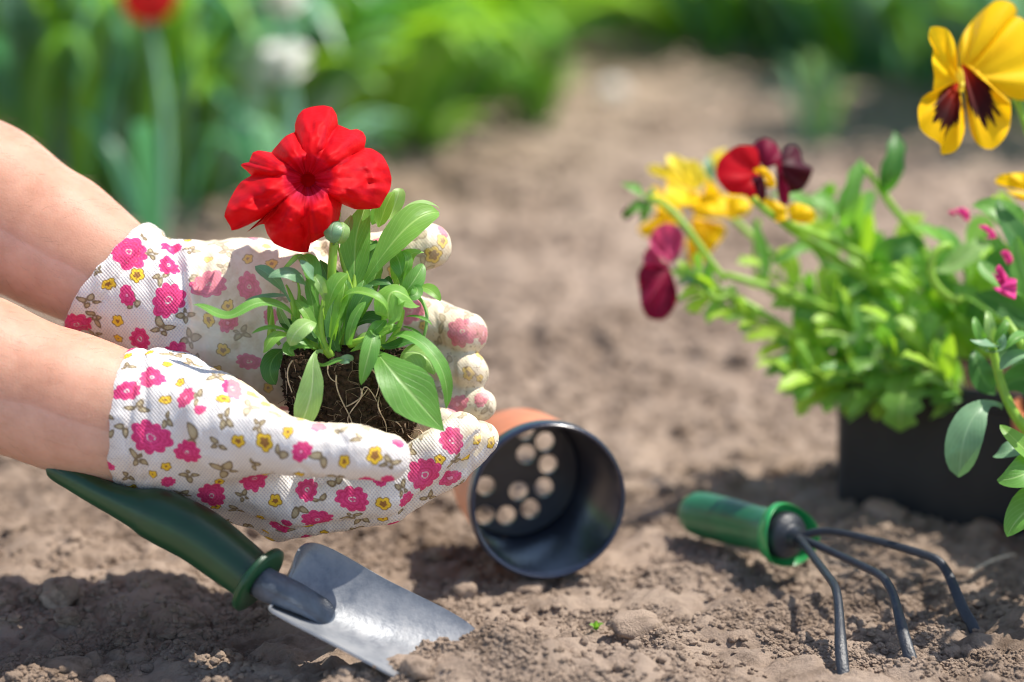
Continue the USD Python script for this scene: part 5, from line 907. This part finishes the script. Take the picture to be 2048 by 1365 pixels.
pg = G(1225, 195); pv2 = pv * (0.8 + .4 * fb(pv * 1.5, 2, 3))[:, None] * np.array([.022, .022, .017]); thing_mesh('pale_stone', (pv2 + [pg[0], pg[1], gz(pg[0], pg[1]) + .008], np.array(pb.faces)), 'pebble', 'pale stone far back on the bare soil', 'stone')

# ================================================================ PLANTS BEHIND
def blades(T, n, h, spread, w, mats_, seed, arch=.5, prof='strap'):
    r = np.random.RandomState(seed)
    for i in range(n):
        a = i * 2.4 + r.normal(0, .3); hh = h * r.uniform(.6, 1.1); sp_ = spread * r.uniform(.3, 1.1); d = np.array([math.cos(a), math.sin(a), 0])
        b = d * r.uniform(.0, .025); pts = [b, b + d * sp_ * .25 + [0, 0, hh * .5], b + d * sp_ * .65 + [0, 0, hh * .9], b + d * sp_ * 1.1 + [0, 0, hh * (1 - arch * .35 * r.rand())]]
        m_, uv_ = leaf([np.array(p) + T.loc for p in pts], w * r.uniform(.7, 1.2), prof, d * -.6 + np.array([0, 0, .8]), fold=.35, nv=12, nu=5, seed=seed * 50 + i)
        T.part('leaf', m_, mats_[r.randint(len(mats_))], uv=uv_)
def bloom(T, at, kind, seed=0):
    fp = T.grp('flower'); at = np.asarray(at, float) + T.loc; r = np.random.RandomState(seed)
    for i in range(6):
        a = i * math.pi / 3 + .2; d = np.array([math.cos(a), math.sin(a), 0])
        if kind == 'tulip': pts = [at, at + d * .022 + [0, 0, .012], at + d * .026 + [0, 0, .038], at + d * .014 + [0, 0, .062]]; w, mt, nn = .034, 'petal_tulip', -d
        else: pts = [at, at + d * .012 + [0, 0, .008], at + d * .025 + [0, 0, .010]]; w, mt, nn = .026, 'petal_white', np.array([0, -.6, .8])
        m_, uv_ = leaf(pts, w, 'ovate', nn, nv=8, nu=5, seed=i); T.part('petal', m_, mt, uv=uv_, parent=fp)
    if kind != 'tulip': T.part('cup', revolve([(0, .004), (.006, .007), (.012, .009)], at, unit([0, -.5, .8]), 16), 'petal_white', parent=fp)
    c = spline([T.loc, (T.loc + at) / 2 + [.01, 0, 0], at], 10); T.part('stem', tube(c, .0035, 8), 'leaf_bluelight')
def gp(x, y): a = G(x, y); return np.array([a[0], a[1], gz(a[0], a[1]) - .004])
def cover(first_args, spots, group, labels):
    """First plant with its parts, then instanced copies."""
    name, build, cat = first_args; T = Thing(name, labels[0], cat, loc=gp(*spots[0][:2]), group=group); build(T)
    for i, sp_ in enumerate(spots[1:]): dup(T, gp(*sp_[:2]), sp_[2], sp_[3], labels[min(i + 1, len(labels) - 1)], group)
    return T
r = np.random.RandomState(123)
lin = lambda x: np.interp(x, [-400, 0, 250, 430, 700, 950, 1080, 1300], [470, 450, 445, 415, 340, 235, 150, 60])   # front edge of the bed in the photograph
spots = [(40, 452, 0, 1)] + [(x + r.uniform(-20, 20), lin(x) + dy + r.uniform(-5, 5), r.uniform(0, 6), r.uniform(.85, 1.25)) for dy, xs in ((0, (-230, -110, 150, 255, 355)), (-45, (-160, -40, 80, 190, 300, 400)), (-95, (-200, -60, 60, 170, 280)), (-150, (-120, 20, 150, 260))) for x in xs]
cover(('iris_clump', lambda T: blades(T, 38, .36, .18, .019, ['leaf_blue', 'leaf_bluelight', 'leaf_bluelight', 'leaf_weed', 'leaf_mid'], 1, 1.4), 'leafy plant'), spots, 'blue-green strap-leaved clumps in the left bed', ['blue-green clump of long strap leaves in the bed behind the arm'])
spots = [(440, 400, 0, 1)] + [(x + r.uniform(-18, 18), lin(x) + dy + r.uniform(-4, 4), r.uniform(0, 6), r.uniform(.75, 1.15)) for dy, xs in ((-6, (505, 580, 660)), (-36, (420, 470, 540, 620, 700)), (-75, (400, 480, 560, 650, 730)), (-120, (360, 450, 540, 640, 740)), (-170, (400, 500, 600, 700, 800))) for x in xs]
cover(('broad_leaved_plant', lambda T: blades(T, 18, .30, .24, .060, ['leaf_mid', 'leaf_deep', 'leaf_mid', 'leaf_bluelight', 'leaf_weed', 'leaf_mid'], 2, .9, 'ovate'), 'leafy plant'), spots, 'mid-green broad-leaved plants in the middle of the bed', ['mid-green broad-leaved plant in the bed behind the red flower'])
spots = [(760, 320, 0, 1)] + [(x + r.uniform(-15, 15), lin(x) + dy + r.uniform(-3, 3), r.uniform(0, 6), r.uniform(.8, 1.2)) for dy, xs in ((-4, (830, 900, 960, 1020, 1070)), (-28, (790, 860, 930, 1000, 1060, 1110)), (-60, (820, 900, 970, 1040, 1120, 1180)), (-95, (860, 940, 1020, 1100, 1180))) for x in xs]
cover(('weed_clump', lambda T: blades(T, 22, .22, .20, .035, ['leaf_weed', 'leaf_weed', 'leaf_mid', 'leaf_deep'], 3, 1.0, 'ovate'), 'leafy plant'), spots, 'yellow-green weeds along the bed edge', ['yellow-green weed clump along the edge of the left bed'])
tl = Thing('tulip', 'red tulip blurred at the top left of the bed', 'tulip', loc=gp(322, 520)); blades(tl, 3, .13, .10, .020, ['leaf_blue', 'leaf_mid'], 4, .6, 'ovate')
def at_px(T, x, y):                                                # a point above the plant's foot seen at the pixel
    s = float((T.loc - C0) @ FW); return W(x, y, s - S0) - T.loc
bloom(tl, at_px(tl, 300, 48), 'tulip')
for (bx, by), (fx, fy), lab in (((575, 474), (566, 158), 'white daffodil standing in the bed above the red flower'), ((548, 466), (562, 24), 'tall white daffodil cut by the top edge of the picture')):
    T = Thing('daffodil', lab, 'daffodil', loc=gp(bx, by)); blades(T, 6, .17, .10, .014, ['leaf_bluelight', 'leaf_blue'], 5); bloom(T, at_px(T, fx, fy), 'white'); 
    bloom(T, at_px(T, fx + 6, fy - 34), 'white', 2)
spots = [(1440, 120, 0, 1)] + [(x, y, r.uniform(0, 6), sc) for x, y, sc in ((1520, 118, 1), (1600, 130, 1.1), (1690, 145, 1.1), (1780, 165, 1.1), (1860, 190, 1.1), (1950, 225, 1.1), (2040, 255, 1.1), (2130, 290, 1.1), (1480, 92, 1.1), (1560, 90, 1.1), (1650, 98, 1.1), (1740, 110, 1.2), (1830, 130, 1.2), (1930, 160, 1.2), (2030, 190, 1.2), (2120, 220, 1.2), (1430, 70, 1.2), (1530, 62, 1.2), (1640, 60, 1.2), (1760, 70, 1.3), (1880, 90, 1.3), (2000, 110, 1.3), (2110, 140, 1.3))]
cover(('iris_clump', lambda T: blades(T, 18, .26, .26, .036, ['leaf_blue', 'leaf_bluelight', 'leaf_weed', 'leaf_bluelight'], 6, .9), 'leafy plant'), spots, 'blue-green clumps along the right side of the path', ['blue-green strap-leaved clump right of the bare soil path'])
spots = [(1340, 84, 0, 1)] + [(x, y, r.uniform(0, 6), sc) for x, y, sc in ((1270, 66, .9), (1400, 80, 1), (1300, 48, 1.1), (1370, 46, 1.1), (1440, 48, 1.0), (1240, 36, 1.0), (1340, 20, 1.2), (1420, 18, 1.2), (1220, 12, 1.2))]
cover(('grass_tuft', lambda T: blades(T, 34, .20, .16, .016, ['leaf_weed'], 7, .8), 'grass tuft'), spots, 'bright grass tufts at the far end of the soil', ['bright green grass tuft at the far end of the soil'])
wd = Thing('weed_clump', 'small bright weed alone on the bare soil behind the gloves', 'weed', loc=gp(1075, 250)); blades(wd, 22, .085, .085, .026, ['leaf_weed', 'leaf_mid'], 8, 1.0, 'ovate')
w2 = Thing('weed_clump', 'low pale weed on the soil above the red petunia', 'weed', loc=gp(880, 300)); blades(w2, 14, .06, .06, .02, ['leaf_pale', 'leaf_weed'], 9, 1.0, 'ovate')
w3 = Thing('weed_clump', 'thin grey-green upright weed on the soil beyond the pansies', 'weed', loc=gp(1635, 275)); blades(w3, 7, .12, .06, .02, ['leaf_bluelight', 'leaf_pale'], 10, .4, 'strap')
# far growth beyond the beds, one mass
r = np.random.RandomState(9); N = 9000; V, F_ = [], []
for i in range(N):
    x, y = r.uniform(-7, 7), r.uniform(5.2, 11); z = gz(0, 0) * 0 + r.rand() ** .7 * (0.35 + .12 * (y - 5.2)) * (.6 + .8 * fb(np.array([x * .9, y * .6, 0]), 2, 3)); a, l, w = r.uniform(0, 6.3), r.uniform(.06, .14), r.uniform(.02, .05)
    d = np.array([math.cos(a), math.sin(a), r.uniform(-.2, .9)]) * l; s_ = np.array([-math.sin(a), math.cos(a), 0]) * w; o_ = np.array([x, y, z + .02]); k = len(V)
    V += [o_, o_ + d * .5 + s_, o_ + d + [0, 0, -.02], o_ + d * .5 - s_]; F_ += [(k, k + 1, k + 2), (k, k + 2, k + 3)]
thing_mesh('far_foliage', (np.array(V), np.array(F_)), 'leaf_weed', 'green mass of leaves far behind the beds', 'foliage', smooth=False, kind='stuff')
